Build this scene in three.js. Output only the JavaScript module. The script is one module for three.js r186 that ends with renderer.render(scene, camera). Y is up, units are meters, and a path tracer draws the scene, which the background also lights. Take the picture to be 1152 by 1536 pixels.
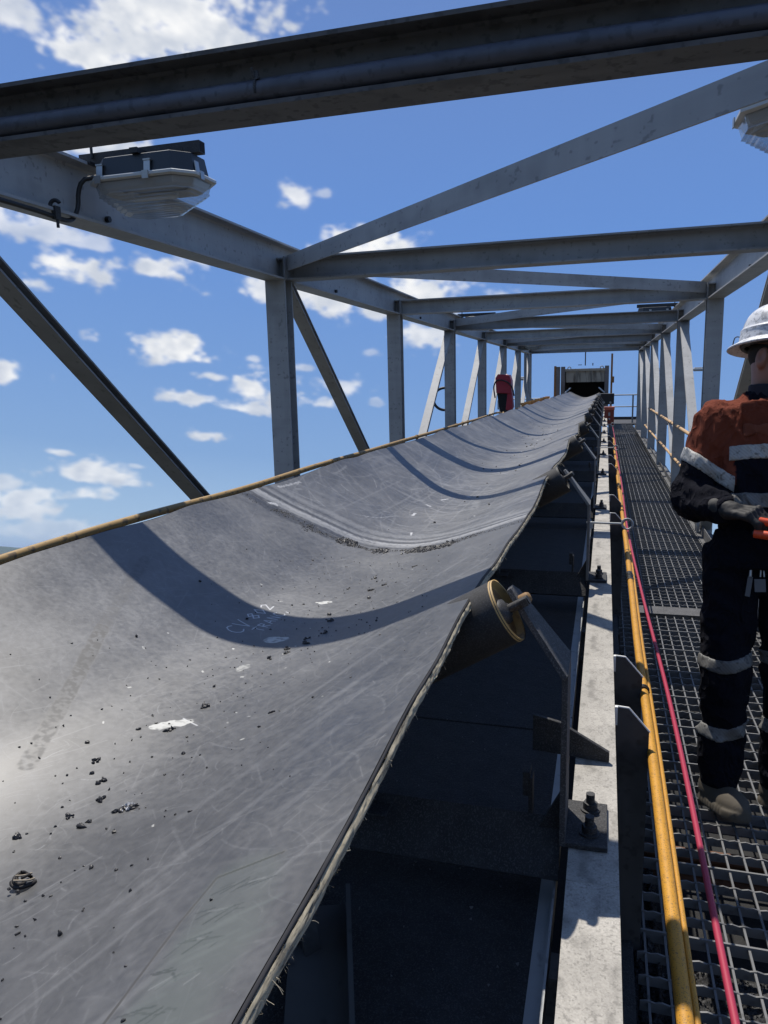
import * as THREE from 'three';
import { mergeGeometries, mergeVertices } from 'three/addons/utils/BufferGeometryUtils.js';
import { RoundedBoxGeometry } from 'three/addons/geometries/RoundedBoxGeometry.js';

// ------------------------------------------------------------------ camera, sky, sun, exposure
const V3 = THREE.Vector3, rad = Math.PI / 180;
const EYE = new V3(0, 24, 0), INCLINE = 14.8 * rad;          // the gallery climbs 14.8 degrees away from the viewer
const scene = new THREE.Scene();
const camera = new THREE.PerspectiveCamera(68.87, 0.75, 0.03, 30000);
const qG = new THREE.Quaternion().setFromEuler(new THREE.Euler(INCLINE, 0, 0));                       // gallery frame
const qCam = new THREE.Quaternion().setFromEuler(new THREE.Euler(-9.942 * rad, 16.442 * rad, -1.388 * rad, 'YXZ'));
camera.position.copy(EYE); camera.quaternion.copy(qG).multiply(qCam); scene.add(camera);
const qC = qG.clone().multiply(new THREE.Quaternion().setFromEuler(new THREE.Euler(-0.354 * rad, -0.115 * rad, 0, 'YXZ'))); // conveyor frame
const renderer = new THREE.WebGLRenderer({ antialias: true });
renderer.toneMapping = THREE.LinearToneMapping;
renderer.toneMappingExposure = 1.0;
renderer.shadowMap.enabled = true;
const SUNDIR = new V3(-0.29, 1, -0.61).normalize().applyQuaternion(qG);
const sun = new THREE.DirectionalLight(new THREE.Color(1, 0.945, 0.86), 5);
sun.position.copy(EYE).addScaledVector(SUNDIR, 60); sun.target.position.copy(EYE).add(new V3(0, 1, -8));
sun.castShadow = true; sun.shadow.mapSize.set(4096, 4096);
Object.assign(sun.shadow.camera, { left: -20, right: 20, top: 20, bottom: -30, near: 1, far: 140 });
scene.add(sun, sun.target);

// ------------------------------------------------------------------ noise
let seed = 12345;
function rnd() { seed |= 0; seed = seed + 0x6D2B79F5 | 0; let t = Math.imul(seed ^ seed >>> 15, 1 | seed); t = t + Math.imul(t ^ t >>> 7, 61 | t) ^ t; return ((t ^ t >>> 14) >>> 0) / 4294967296; }
const rr = (a, b) => a + (b - a) * rnd();
function h2(x, y, s) { let h = Math.imul(x, 374761393) + Math.imul(y, 668265263) + Math.imul(s, 1274126177) | 0; h = Math.imul(h ^ h >>> 13, 1274126177); h ^= h >>> 16; return (h >>> 0) / 4294967296; }
const mod = (a, n) => ((a % n) + n) % n;
const HT = new Float32Array(65536); for (let i = 0; i < 65536; i++) HT[i] = h2(i & 255, i >> 8, 99);
const ht = (x, y, s) => HT[((x + s * 37) & 255) | (((y + s * 101) & 255) << 8)];
function vn(x, y, px, py, s) {
  const xi = Math.floor(x), yi = Math.floor(y); let fx = x - xi, fy = y - yi; fx = fx * fx * (3 - 2 * fx); fy = fy * fy * (3 - 2 * fy);
  const x0 = px ? mod(xi, px) : xi, x1 = px ? mod(xi + 1, px) : xi + 1, y0 = py ? mod(yi, py) : yi, y1 = py ? mod(yi + 1, py) : yi + 1;
  const a = ht(x0, y0, s), b = ht(x1, y0, s), c = ht(x0, y1, s), d = ht(x1, y1, s);
  return a + (b - a) * fx + (c - a) * fy + (a - b - c + d) * fx * fy;
}
function fbm(x, y, o, px = 0, py = 0, s = 1) { let v = 0, a = 0.5, n = 0; for (let i = 0; i < o; i++) { v += a * vn(x, y, px, py, s + i * 17); n += a; x *= 2; y *= 2; px *= 2; py *= 2; a *= 0.5; } return v / n; }
function h3(x, y, z) { return h2(Math.imul(x, 73856093) ^ Math.imul(z, 19349663), y, 7); }
function vn3(x, y, z) {
  const xi = Math.floor(x), yi = Math.floor(y), zi = Math.floor(z); let fx = x - xi, fy = y - yi, fz = z - zi;
  fx = fx * fx * (3 - 2 * fx); fy = fy * fy * (3 - 2 * fy); fz = fz * fz * (3 - 2 * fz);
  const L = (a, b, t) => a + (b - a) * t, q = (i, j, k) => h3(xi + i, yi + j, zi + k);
  return L(L(L(q(0, 0, 0), q(1, 0, 0), fx), L(q(0, 1, 0), q(1, 1, 0), fx), fy), L(L(q(0, 0, 1), q(1, 0, 1), fx), L(q(0, 1, 1), q(1, 1, 1), fx), fy), fz);
}
const clamp = (x, a = 0, b = 1) => Math.min(b, Math.max(a, x)), sst = (a, b, x) => { x = clamp((x - a) / (b - a)); return x * x * (3 - 2 * x); };
const mix = (a, b, t) => a + (b - a) * t;

// ------------------------------------------------------------------ the sky: air and clouds
function pixDir(u, v) { return new V3((u - 576) / 1120, -(v - 768) / 1120, -1).normalize().applyQuaternion(camera.quaternion); }
{
  const W = 2048, H = 2048, data = new Float32Array(W * H * 4);
  const clouds = [];                                   // direction, half sizes in degrees, ragged, opacity
  const C = (u, v, a, b, o = 1, rag = 1) => { const d = pixDir(u, v); clouds.push({ az: Math.atan2(d.z, d.x) / rad, el: Math.asin(d.y) / rad, a: a * 0.0475, b: b * 0.0475, o, rag }); };
  C(215, 32, 125, 62, 1); C(115, 82, 74, 32, 1); C(310, 46, 66, 40, 1); C(200, -45, 150, 55, 1); C(2, 8, 36, 34, .9); C(165, 226, 65, 20, .9);
  C(40, 340, 80, 22, .75); C(120, 362, 70, 16, .6); C(92, 404, 56, 30, 1); C(48, 425, 26, 12, .8); C(238, 404, 32, 18, .95); C(448, 300, 22, 17, .9); C(488, 292, 13, 8, .5);
  C(560, 375, 80, 26, 1); C(500, 440, 150, 46, 1); C(600, 450, 110, 40, 1); C(640, 505, 60, 26, .9); C(400, 440, 50, 30, .9);
  C(262, 532, 80, 27, 1); C(322, 566, 28, 9, .9); C(300, 600, 70, 14, .95); C(375, 590, 50, 34, 1); C(345, 612, 70, 12, .9); C(380, 540, 16, 8, .6); C(455, 552, 16, 7, .6);
  C(515, 585, 30, 18, .7); C(482, 606, 26, 11, .8); C(555, 530, 12, 8, .4); C(565, 605, 8, 6, .4); C(311, 654, 32, 12, 1); C(92, 680, 20, 6, .8); C(140, 712, 56, 18, 1); C(185, 724, 30, 8, .8);
  C(130, 743, 40, 12, .9); C(35, 765, 50, 24, .95); C(65, 745, 24, 15, .9); C(110, 792, 90, 12, .55); C(5, 560, 40, 20, .95); C(60, 800, 110, 16, .5); C(215, 800, 80, 12, .5); C(0, 725, 20, 10, .8);
  C(205, 700, 12, 4, .5); C(418, 18, 8, 12, .4);
  seed = 77; for (let i = 0; i < 80; i++) { const az = rr(-180, 180), el = rr(2, 62), d = Math.abs(mod(az + 105 + 180, 360) - 180); if (d < 42 && el < 50) continue; const s = rr(1.2, 7) * (0.4 + el / 50); clouds.push({ az, el, a: s, b: s * rr(.25, .5), o: rr(.6, 1), rag: 1 }); }
  const dens = new Float32Array(W * H), lit = new Float32Array(W * H);
  for (const c of clouds) {
    const ce = Math.cos(c.el * rad), j0 = Math.max(0, Math.floor((c.el - c.b * 1.7 + 90) / 180 * H)), j1 = Math.min(H - 1, Math.ceil((c.el + c.b * 1.7 + 90) / 180 * H));
    const wa = c.a * 1.7 / Math.max(.2, ce), i0 = Math.floor((c.az - wa + 180) / 360 * W), i1 = Math.ceil((c.az + wa + 180) / 360 * W);
    for (let j = j0; j <= j1; j++) for (let i = i0; i <= i1; i++) {
      const el = (j + .5) / H * 180 - 90, az = (i + .5) / W * 360 - 180;
      const X = (az - c.az) * ce, Y = el - c.el, x = X / c.a, y = Y / c.b;
      const fq = 0.55, gx = (az + 400) * ce * fq, gy = (el + 90) * fq * 1.25;
      const n = fbm(gx, gy, 6, 0, 0, 3), n2 = fbm(gx * .35 + 9, gy * .35, 3, 0, 0, 8), n3 = fbm(gx * 3.1, gy * 3.1, 4, 0, 0, 29);
      const yy = y > 0 ? y : y * 1.55;                              // flatter base
      const r = Math.sqrt(x * x + yy * yy) + (n - .5) * 2.4 + (n2 - .5) * .8 + (n3 - .5) * 1.25;
      const dd = Math.pow(sst(1.22, .34, r), 1.15) * c.o; if (dd <= 0) continue;
      const k = j * W + mod(i, W), l = clamp(.6 + .3 * y + (n - .5) * 1.5 + (fbm(gx - .25, gy + .35, 4, 0, 0, 3) - n) * -1.6);
      lit[k] = dens[k] + dd > 0 ? (lit[k] * dens[k] + l * dd) / (dens[k] + dd) : l; dens[k] = Math.max(dens[k], dd);
    }
  }
  const keys = [[-90, .14, .135, .12], [-12, .15, .15, .145], [-1.5, .30, .36, .42], [0, .46, .60, .77], [3, .36, .53, .75], [8, .235, .40, .69], [14, .185, .345, .68], [24, .135, .285, .665], [38, .125, .24, .56], [60, .10, .20, .48], [90, .09, .18, .44]];
  const d = new V3();
  for (let j = 0; j < H; j++) {
    const el = (j + .5) / H * 180 - 90; let q = 0; while (q < keys.length - 2 && keys[q + 1][0] < el) q++;
    const t = clamp((el - keys[q][0]) / (keys[q + 1][0] - keys[q][0])), A = keys[q], B = keys[q + 1];
    for (let i = 0; i < W; i++) {
      const az = ((i + .5) / W * 360 - 180) * rad; d.set(Math.cos(el * rad) * Math.cos(az), Math.sin(el * rad), Math.cos(el * rad) * Math.sin(az));
      const g = Math.max(0, d.dot(SUNDIR)), glow = .04 * Math.pow(g, 6) + .25 * Math.pow(g, 60);
      let r = mix(A[1], B[1], t) + glow, gg = mix(A[2], B[2], t) + glow, b = mix(A[3], B[3], t) + glow * .9;
      const k = j * W + i, c = dens[k];
      if (c > 0) { const haze = sst(14, 0, el) * .35, l = lit[k]; const a = c * (1 - haze * .6); r = mix(r, mix(.60, .97, l), a); gg = mix(gg, mix(.65, .975, l), a); b = mix(b, mix(.74, .98, l), a); }
      data[k * 4] = r; data[k * 4 + 1] = gg; data[k * 4 + 2] = b; data[k * 4 + 3] = 1;
    }
  }
  const t = new THREE.DataTexture(data, W, H, THREE.RGBAFormat, THREE.FloatType);
  t.mapping = THREE.EquirectangularReflectionMapping; t.magFilter = t.minFilter = THREE.LinearFilter; t.wrapS = THREE.RepeatWrapping; t.needsUpdate = true;
  scene.background = t; scene.environment = t; scene.environmentIntensity = 1;
}

// ------------------------------------------------------------------ helpers
const used = {};
function numbered(n) { const k = used[n] = (used[n] ?? -1) + 1; return k ? n + '_' + String(k).padStart(3, '0') : n; }
function tag(o, label, category, group, kind) { Object.assign(o.userData, { label, category }); if (group) o.userData.group = group; if (kind) o.userData.kind = kind; return o; }
function at(o, q, p, turn) { o.position.set(...p).applyQuaternion(q).add(EYE); o.quaternion.copy(q); if (turn) o.quaternion.multiply(new THREE.Quaternion().setFromEuler(new THREE.Euler(...turn, 'YXZ'))); return o; }
function thing(name, label, category, q, p = [0, 0, 0], turn, group) { const o = new THREE.Group(); o.name = numbered(name); scene.add(o); at(o, q, p, turn); return tag(o, label, category, group); }
function copy(src, label, q, p, turn, group) { const o = src.clone(); o.name = numbered(src.name.replace(/_\d{3}$/, '')); scene.add(o); at(o, q, p, turn); o.userData = { ...src.userData, label: label || src.userData.label }; if (group) o.userData.group = group; return o; }
function uvm(g, sc = 1, off = 0) {                                   // uv in metres, by the dominant direction of every face
  const a = g.index ? g.toNonIndexed() : g, P = a.attributes.position, n = P.count, uv = new Float32Array(n * 2);
  const A = new V3(), B = new V3(), Cc = new V3();
  for (let i = 0; i < n; i += 3) {
    A.fromBufferAttribute(P, i); B.fromBufferAttribute(P, i + 1).sub(A); Cc.fromBufferAttribute(P, i + 2).sub(A); B.cross(Cc);
    const x = Math.abs(B.x), y = Math.abs(B.y), z = Math.abs(B.z);
    for (let k = 0; k < 3; k++) { A.fromBufferAttribute(P, i + k); const [u, v] = x >= y && x >= z ? [A.z, A.y] : y >= z ? [A.z, A.x] : [A.x, A.y]; uv[(i + k) * 2] = u * sc + off; uv[(i + k) * 2 + 1] = v * sc + off * .37; }
  }
  a.setAttribute('uv', new THREE.BufferAttribute(uv, 2));
  for (const k of Object.keys(a.attributes)) if (!['position', 'normal', 'uv', 'color'].includes(k)) a.deleteAttribute(k);
  return a;
}
const E_ = new THREE.Euler(), M_ = new THREE.Matrix4();
function xf(g, p = [0, 0, 0], r) { if (r) g.applyMatrix4(M_.makeRotationFromEuler(E_.set(r[0], r[1], r[2], 'YXZ'))); g.translate(...p); return g; }
const box = (w, h, d, p, r) => xf(new THREE.BoxGeometry(w, h, d), p, r);
const rbox = (w, h, d, e, p, r, s = 1) => xf(new RoundedBoxGeometry(w, h, d, s, e), p, r);
const cyl = (r0, r1, h, p, r, n = 20) => xf(new THREE.CylinderGeometry(r0, r1, h, n), p, r);
const tube = (pts, r, seg = 40, n = 8) => new THREE.TubeGeometry(new THREE.CatmullRomCurve3(pts.map(p => new V3(...p)), false, 'centripetal'), seg, r, n);
function rodAB(a, b, r, n = 10) { const A = new V3(...a), B = new V3(...b), g = new THREE.CylinderGeometry(r, r, A.distanceTo(B), n); g.applyQuaternion(new THREE.Quaternion().setFromUnitVectors(new V3(0, 1, 0), B.clone().sub(A).normalize())); return g.translate(...A.add(B).multiplyScalar(.5).toArray()); }
const shp = pts => new THREE.Shape(pts.map(p => new THREE.Vector2(...p)));
const ext = (pts, d, bev = 0, p, r) => xf(new THREE.ExtrudeGeometry(pts.isShape ? pts : shp(pts), { depth: d, bevelEnabled: bev > 0, bevelSize: bev, bevelThickness: bev, bevelSegments: 1, curveSegments: 8 }).translate(0, 0, -d / 2), p, r);
function ibeam(D, W, tf, tw, L) {                                    // depth along y, width along x, length along z, root fillets
  const a = W / 2, d = D / 2, t = tw / 2, f = .008, pts = [[-a, -d], [a, -d], [a, -d + tf], [t + f, -d + tf], [t, -d + tf + f], [t, d - tf - f], [t + f, d - tf], [a, d - tf], [a, d], [-a, d], [-a, d - tf], [-t - f, d - tf], [-t, d - tf - f], [-t, -d + tf + f], [-t - f, -d + tf], [-a, -d + tf]];
  return ext(pts, L);
}
function along(g, a, b, up = [0, 1, 0]) {                            // lay a piece made along z between two points
  const A = new V3(...a), B = new V3(...b), z = B.clone().sub(A).normalize(), x = new V3(...up).cross(z).normalize(), y = z.clone().cross(x);
  g.applyMatrix4(new THREE.Matrix4().makeBasis(x, y, z)); const m = A.add(B).multiplyScalar(.5); return g.translate(m.x, m.y, m.z);
}
function part(name, geos, mat, parent, label, off) {
  geos = Array.isArray(geos) ? geos : [geos];
  const gs = geos.map(g => { const a = g.userData.keepUV ? (g.index ? g.toNonIndexed() : g) : uvm(g, 1, off ?? rr(0, 9)); return a; });
  const m = new THREE.Mesh(gs.length > 1 ? mergeGeometries(gs) : gs[0], mat); m.name = name; m.castShadow = m.receiveShadow = true; parent.add(m);
  if (label) m.userData.label = label;
  return m;
}
const partX = (name, mesh, parent) => { const m = new THREE.Mesh(mesh.geometry, mesh.material); m.name = name; m.castShadow = m.receiveShadow = true; parent.add(m); return m; };
function solo(name, geos, mat, q, p, label, category, group, kind) { const m = part(name, geos, mat, scene); m.name = numbered(name); at(m, q, p); return tag(m, label, category, group, kind); }

// ------------------------------------------------------------------ materials
function tex(w, h, fn, srgb = true) {
  const d = new Uint8Array(w * h * 4); const o = [0, 0, 0, 255];
  for (let j = 0; j < h; j++) for (let i = 0; i < w; i++) { fn(i / w, j / h, o, i, j); const k = (j * w + i) * 4; for (let c = 0; c < 3; c++) { let v = clamp(o[c]); if (srgb) v = v <= .0031308 ? v * 12.92 : 1.055 * Math.pow(v, 1 / 2.4) - .055; d[k + c] = v * 255; } d[k + 3] = 255; }
  const t = new THREE.DataTexture(d, w, h); t.wrapS = t.wrapT = THREE.RepeatWrapping; t.magFilter = THREE.LinearFilter; t.minFilter = THREE.LinearMipmapLinearFilter; t.generateMipmaps = true; t.anisotropy = 8; if (srgb) t.colorSpace = THREE.SRGBColorSpace; t.needsUpdate = true; return t;
}
function rep(t, x, y = x) { t.repeat.set(x, y); return t; }
const std = (o) => new THREE.MeshStandardMaterial({ roughness: .7, metalness: 0, ...o });
const lin = (r, g = r, b = r) => new THREE.Color().setRGB(r, g, b);
const grey = (o, v, tint = [1, 1, 1]) => { o[0] = v * tint[0]; o[1] = v * tint[1]; o[2] = v * tint[2]; };
// weathered grey paint: blotches, faint streaks across and along, grime specks
const tPaint = rep(tex(768, 768, (u, v, o) => {
  const a = fbm(u * 5, v * 5, 5, 5, 5, 11), b = fbm(u * 60, v * 4, 3, 60, 4, 12), c = fbm(u * 4, v * 60, 3, 4, 60, 13), s = fbm(u * 90, v * 90, 3, 90, 90, 14), g = fbm(u * 9 + 3, v * 9, 4, 9, 9, 15);
  let k = .345 * (.84 + .32 * a) * (.92 + .16 * b) * (.92 + .16 * c); k = mix(k, .12, sst(.70, .82, s) * .5); k = mix(k, .17, sst(.52, .8, g) * .4); grey(o, k, [.99, 1, .985]);
}), .5);
const tGrimy = rep(tex(640, 640, (u, v, o) => {
  const a = fbm(u * 6, v * 6, 5, 6, 6, 21), b = fbm(u * 40, v * 5, 3, 40, 5, 22), s = fbm(u * 70, v * 70, 3, 70, 70, 23), g = fbm(u * 14, v * 14, 4, 14, 14, 24);
  let k = .10 * (.72 + .56 * a) * (.85 + .3 * b); k = mix(k, .03, sst(.60, .76, s) * .55); k = mix(k, .045, sst(.52, .76, g) * .6); grey(o, k, [.99, .99, 1.0]);
}), .8);
const tCoal = rep(tex(512, 512, (u, v, o) => {                       // steel under coal dust, with bright grains
  const a = fbm(u * 7, v * 7, 4, 7, 7, 31), s = fbm(u * 128, v * 128, 2, 128, 128, 32), w = h2(Math.floor(u * 512), Math.floor(v * 512), 5);
  let k = .024 * (.6 + .8 * a); k = mix(k, .085, sst(.58, .72, s) * .6); if (w > .99) k = .16; grey(o, k, [1, 1, 1.03]);
}), 4.6);
const tCoalB = rep(tex(512, 512, (u, v, o) => grey(o, fbm(u * 110, v * 110, 3, 110, 110, 33)), false), 2.2);
const tCap = rep(tex(512, 1024, (u, v, o) => {                       // pale dusty flange with scratches and smudges
  const a = fbm(u * 4, v * 4, 5, 4, 4, 41), s = fbm(u * 90, v * 90, 3, 90, 90, 42), g = fbm(u * 9 + 2, v * 14, 5, 9, 14, 43), c = fbm(u * 16, v * 16, 3, 16, 16, 44), cr = Math.abs(fbm(u * 14, v * 7, 4, 14, 7, 46) - .5);
  const f2 = fbm(u * 180, v * 180, 2, 180, 180, 47); let k = .42 * (.76 + .48 * a) * (.90 + .2 * c) * (.80 + .4 * f2); k = mix(k, .15, sst(.56, .8, s) * .5); k = mix(k, .13, sst(.5, .85, g) * .6); k = mix(k, .16, sst(.008, .001, cr) * .3); grey(o, k * .84, [1.06, 1, .89]);
}), 2.6);
const tYel = rep(tex(512, 512, (u, v, o) => {
  const a = fbm(u * 5, v * 5, 4, 5, 5, 51), s = fbm(u * 120, v * 120, 2, 120, 120, 52), g = fbm(u * 16, v * 16, 4, 16, 16, 53);
  const k = .85 + .3 * a, m = clamp(sst(.68, .78, s) * .8 + sst(.72, .85, g) * .5); o[0] = mix(.54 * k, .06, m); o[1] = mix(.265 * k, .05, m); o[2] = mix(.028 * k, .04, m);
}), 5);
const tMus = rep(tex(512, 512, (u, v, o) => { const a = fbm(u * 6, v * 6, 4, 6, 6, 54), g = fbm(u * 24, v * 24, 4, 24, 24, 55), k = .8 + .4 * a, m = sst(.6, .78, g) * .7; o[0] = mix(.34 * k, .05, m); o[1] = mix(.215 * k, .042, m); o[2] = mix(.075 * k, .035, m); }), 2);
const M = {
  paint: std({ map: tPaint, roughness: .62 }), paintDark: std({ map: tPaint, color: lin(.7), roughness: .6 }), grimy: std({ map: tGrimy, roughness: .8 }), coal: std({ map: tCoal, roughness: .75, bumpMap: tCoalB, bumpScale: .0015 }),
  cap: std({ map: tCap, roughness: .75 }), yellow: std({ map: tYel, roughness: .55 }), mustard: std({ map: tMus, roughness: .6 }), black: std({ color: lin(.018), roughness: .5 }), blackMatt: std({ color: lin(.012, .012, .014), roughness: .9 }),
  galv: std({ map: tPaint, color: lin(1.25, 1.28, 1.3), roughness: .5, metalness: .15 }), steel: std({ color: lin(.42, .42, .41), roughness: .38, metalness: .85 }), darkSteel: std({ map: tCoal, roughness: .6 }), red: std({ color: lin(.33, .022, .045), roughness: .42 }),
  brass: std({ map: tMus, color: lin(1.35, 1.4, 1.5), roughness: .6 }), grate: std({ map: tPaint, color: lin(.47, .47, .48), roughness: .5 }), brassDark: std({ map: tMus, color: lin(.8, .72, .8), roughness: .7 }), white: std({ color: lin(.75, .75, .72), roughness: .6 })
};

// ------------------------------------------------------------------ the land far below
seed = 5;
{
  const tG = rep(tex(512, 512, (u, v, o) => { const a = fbm(u * 8, v * 8, 5, 8, 8, 61), b = fbm(u * 40, v * 40, 3, 40, 40, 62); o[0] = .024 + .026 * a + .012 * b; o[1] = .028 + .026 * a + .01 * b; o[2] = .026 + .022 * a + .008 * b; }), .004);
  const g = new THREE.CircleGeometry(14000, 96).rotateX(-Math.PI / 2); const m = part('ground', g, std({ map: tG, roughness: 1 }), scene); m.userData.kind = 'structure'; m.position.y = 0;
  const hill = (az, dist, w, h, s) => { const n = 48, pos = [], idx = []; for (let i = 0; i <= n; i++) for (let j = 0; j <= 8; j++) { const x = (i / n - .5) * w, z = (j / 8 - .5) * w * .4, e = Math.max(0, Math.cos((i / n - .5) * Math.PI)) * Math.cos((j / 8 - .5) * Math.PI); pos.push(x, e * h * (.35 + 1.3 * fbm(i * .16 + s, j * .4, 4, 0, 0, s)) - 2, z); } for (let i = 0; i < n; i++) for (let j = 0; j < 8; j++) { const a = i * 9 + j; idx.push(a, a + 1, a + 9, a + 1, a + 10, a + 9); } const g = new THREE.BufferGeometry(); g.setAttribute('position', new THREE.Float32BufferAttribute(pos, 3)); g.setIndex(idx); g.computeVertexNormals(); g.rotateY(-az); g.translate(Math.sin(az) * dist, 0, -Math.cos(az) * dist); return g; };
  scene.fog = new THREE.FogExp2(new THREE.Color(.52, .66, .85), 7e-5);
  const hs = []; const c0 = pixDir(20, 818), a0 = Math.atan2(c0.x, -c0.z); [[0, 5200, 1500, 44, 3], [-.16, 5600, 1900, 70, 5], [.2, 6000, 2400, 30, 7], [.55, 6500, 2600, 40, 9], [-.6, 6200, 2600, 110, 13], [-1.2, 7000, 3200, 120, 17], [1.1, 7000, 3200, 90, 19]].forEach(([d, ...r]) => hs.push(hill(a0 + d, ...r)));
  const h = part('hills', hs, std({ color: lin(.05, .075, .05), roughness: 1 }), scene); h.userData.kind = 'structure';
  // a few trees on the plain, small at the left edge of the picture
  const tree = (az, dist, H, label, k) => {
    const t = new THREE.Group(); t.name = numbered('tree'); scene.add(t); t.position.set(Math.sin(az) * dist, 0, -Math.cos(az) * dist); tag(t, label, 'tree', 'trees on the distant plain');
    part('trunk', [cyl(.12, .3, H * .5, [0, H * .25, 0], null, 7), rodAB([0, H * .4, 0], [H * .15, H * .65, .3], .1, 5), rodAB([0, H * .35, 0], [-H * .17, H * .6, -.3], .1, 5)], std({ color: lin(.09, .07, .05) }), t);
    const fs = []; for (let i = 0; i < 260; i++) { const a = rr(0, 6.28), r = Math.pow(rnd(), .5), y = rr(.38, 1), w = Math.sin(Math.PI * clamp((y - .3) / .75)) * H * .36; const s = H * rr(.035, .075); fs.push(new THREE.TetrahedronGeometry(s, 0).rotateX(rr(0, 6)).rotateY(rr(0, 6)).translate(Math.cos(a) * r * w + Math.sin(i) * .3, y * H, Math.sin(a) * r * w)); }
    part('crown', fs, std({ color: lin(.055 + k * .02, .075 + k * .02, .035), roughness: 1 }), t);
  };
  const dz = (u) => { const d = pixDir(u, 835); return Math.atan2(d.x, -d.z); };
  tree(dz(3), 420, 13, 'dark rounded tree at the left picture edge, below the blue hills', 0); tree(dz(18), 520, 12, 'broad dark tree on the plain just above the tan tube', .4); tree(dz(-14), 470, 15, 'tall tree beside the dark rounded tree on the plain', .2);
}

// ------------------------------------------------------------------ the gallery: a welded steel truss
const ZB = n => -1.932 - 3.0 * n, XL = -2.16, XR = 0.987, YB = 0.69, NB0 = -2, NB1 = 7;
{
  const t = thing('gallery_truss', 'grey painted steel truss frame with crossbeams rising around the belt', 'steel truss', qG);
  const z0 = ZB(NB0) + .4, z1 = ZB(NB1) - .25;
  for (const x of [XL, XR]) {
    part('top_chord', ibeam(.238, .145, .012, .009, z0 - z1).translate(x, YB + .119, (z0 + z1) / 2), M.paint, t);
    part('bottom_chord', ibeam(.238, .145, .012, .009, z0 - z1).translate(x, -1.68, (z0 + z1) / 2), M.grimy, t);
  }
  for (let n = NB0; n <= NB1; n++) {
    const z = ZB(n), dirty = n <= 0;
    const c = part('cross_beam', ibeam(.148, .135, .011, .008, XR - XL - .012).rotateY(Math.PI / 2).translate((XL + XR) / 2, YB + .074, z), dirty ? M.grimy : n % 2 ? M.paintDark : M.paint, t, dirty ? 'dark crossbeam caked in coal dust' : undefined);
    for (const x of [XL, XR]) {
      part('post', ibeam(.125, .145, .011, .008, YB + 1.56).rotateX(Math.PI / 2).translate(x, (YB - 1.56) / 2, z + .03), M.paint, t);
      part('gusset', [box(.012, .15, .2, [x - Math.sign(x) * .075, YB + .075, z])], M.paintDark, t);
    }
    part('floor_beam', ibeam(.2, .1, .01, .008, XR - XL - .16).rotateY(Math.PI / 2).translate((XL + XR) / 2, -1.76, z), M.grimy, t);
    if (n < NB1) {
      const zn = ZB(n + 1), even = n % 2 === 0;
      const a = even ? [XR - .08, .80, z - .06] : [XL + .08, .80, z - .06], b = even ? [XL + .08, .80, zn + .05] : [XR - .08, .80, zn + .05];
      part('plan_brace', along(mergeGeometries([box(.009, .1, 3.9, [0, 0, 0]), box(.08, .009, 3.9, [.0445 * (even ? -1 : 1), .0455, 0])].map(g => g.toNonIndexed())).scale(1, 1, new V3(...a).distanceTo(new V3(...b)) / 3.9), a, b), M.paint, t);
      for (const x of [XL, XR]) {
        const far = n >= 2, p = far ? [x, YB - .01, zn + .1] : [x, YB - .01, z - .1], q = far ? [x, -1.5, z - .12] : [x, -1.5, zn + .12];
        part('diagonal_brace', along(ibeam(.046, .1, .008, .007, new V3(...p).distanceTo(new V3(...q))), p, q), n === 0 && x < 0 ? M.paintDark : M.paint, t);
      }
    }
  }
  const bolts = []; for (const x of [XL + .009, XR - .009]) for (let n = 0; n < 4; n++) bolts.push(cyl(.014, .014, .03, [x, YB + .05, ZB(n) + 1.9], [0, 0, Math.PI / 2], 6));
  for (const b of bolts) part('bolt', b, M.darkSteel, t);
}
{ // dark sheet floor under belt and walkway
  const f = solo('floor_sheet', [box(3.2, .02, 27, [-.6, -1.9, -11])], std({ map: tCoal, color: lin(.5), roughness: .9 }), qG, [0, 0, 0], 'coal covered sheet floor beneath the belt and the walkway', 'floor sheet');
  delete f.userData.category; f.userData.kind = 'structure'; f.name = 'floor';
}
{ // conduit along the nearest beam
  const c = thing('beam_conduit', 'dark dusty pipe lying along the nearest overhead crossbeam', 'pipe', qG);
  part('pipe', tube([[XL + .06, YB + .043, -1.885], [-1.2, YB + .041, -1.887], [-.3, YB + .043, -1.884], [XR - .05, YB + .041, -1.886]], .027, 60, 14), std({ map: tGrimy, color: lin(.62, .68, .85), roughness: .5 }), c);
  for (const x of [-.86, -2.0, .6]) part('clip', [xf(new THREE.TorusGeometry(.0285, .003, 6, 18, 3.6), [x, YB + .042, -1.886], [0, Math.PI / 2, 0]), box(.012, .02, .006, [x + .004, YB + .072, -1.866], [0, 0, .2]), cyl(.004, .004, .022, [x - .004, YB + .078, -1.862], [.3, 0, .2], 8)], M.darkSteel, c);
}

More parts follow.
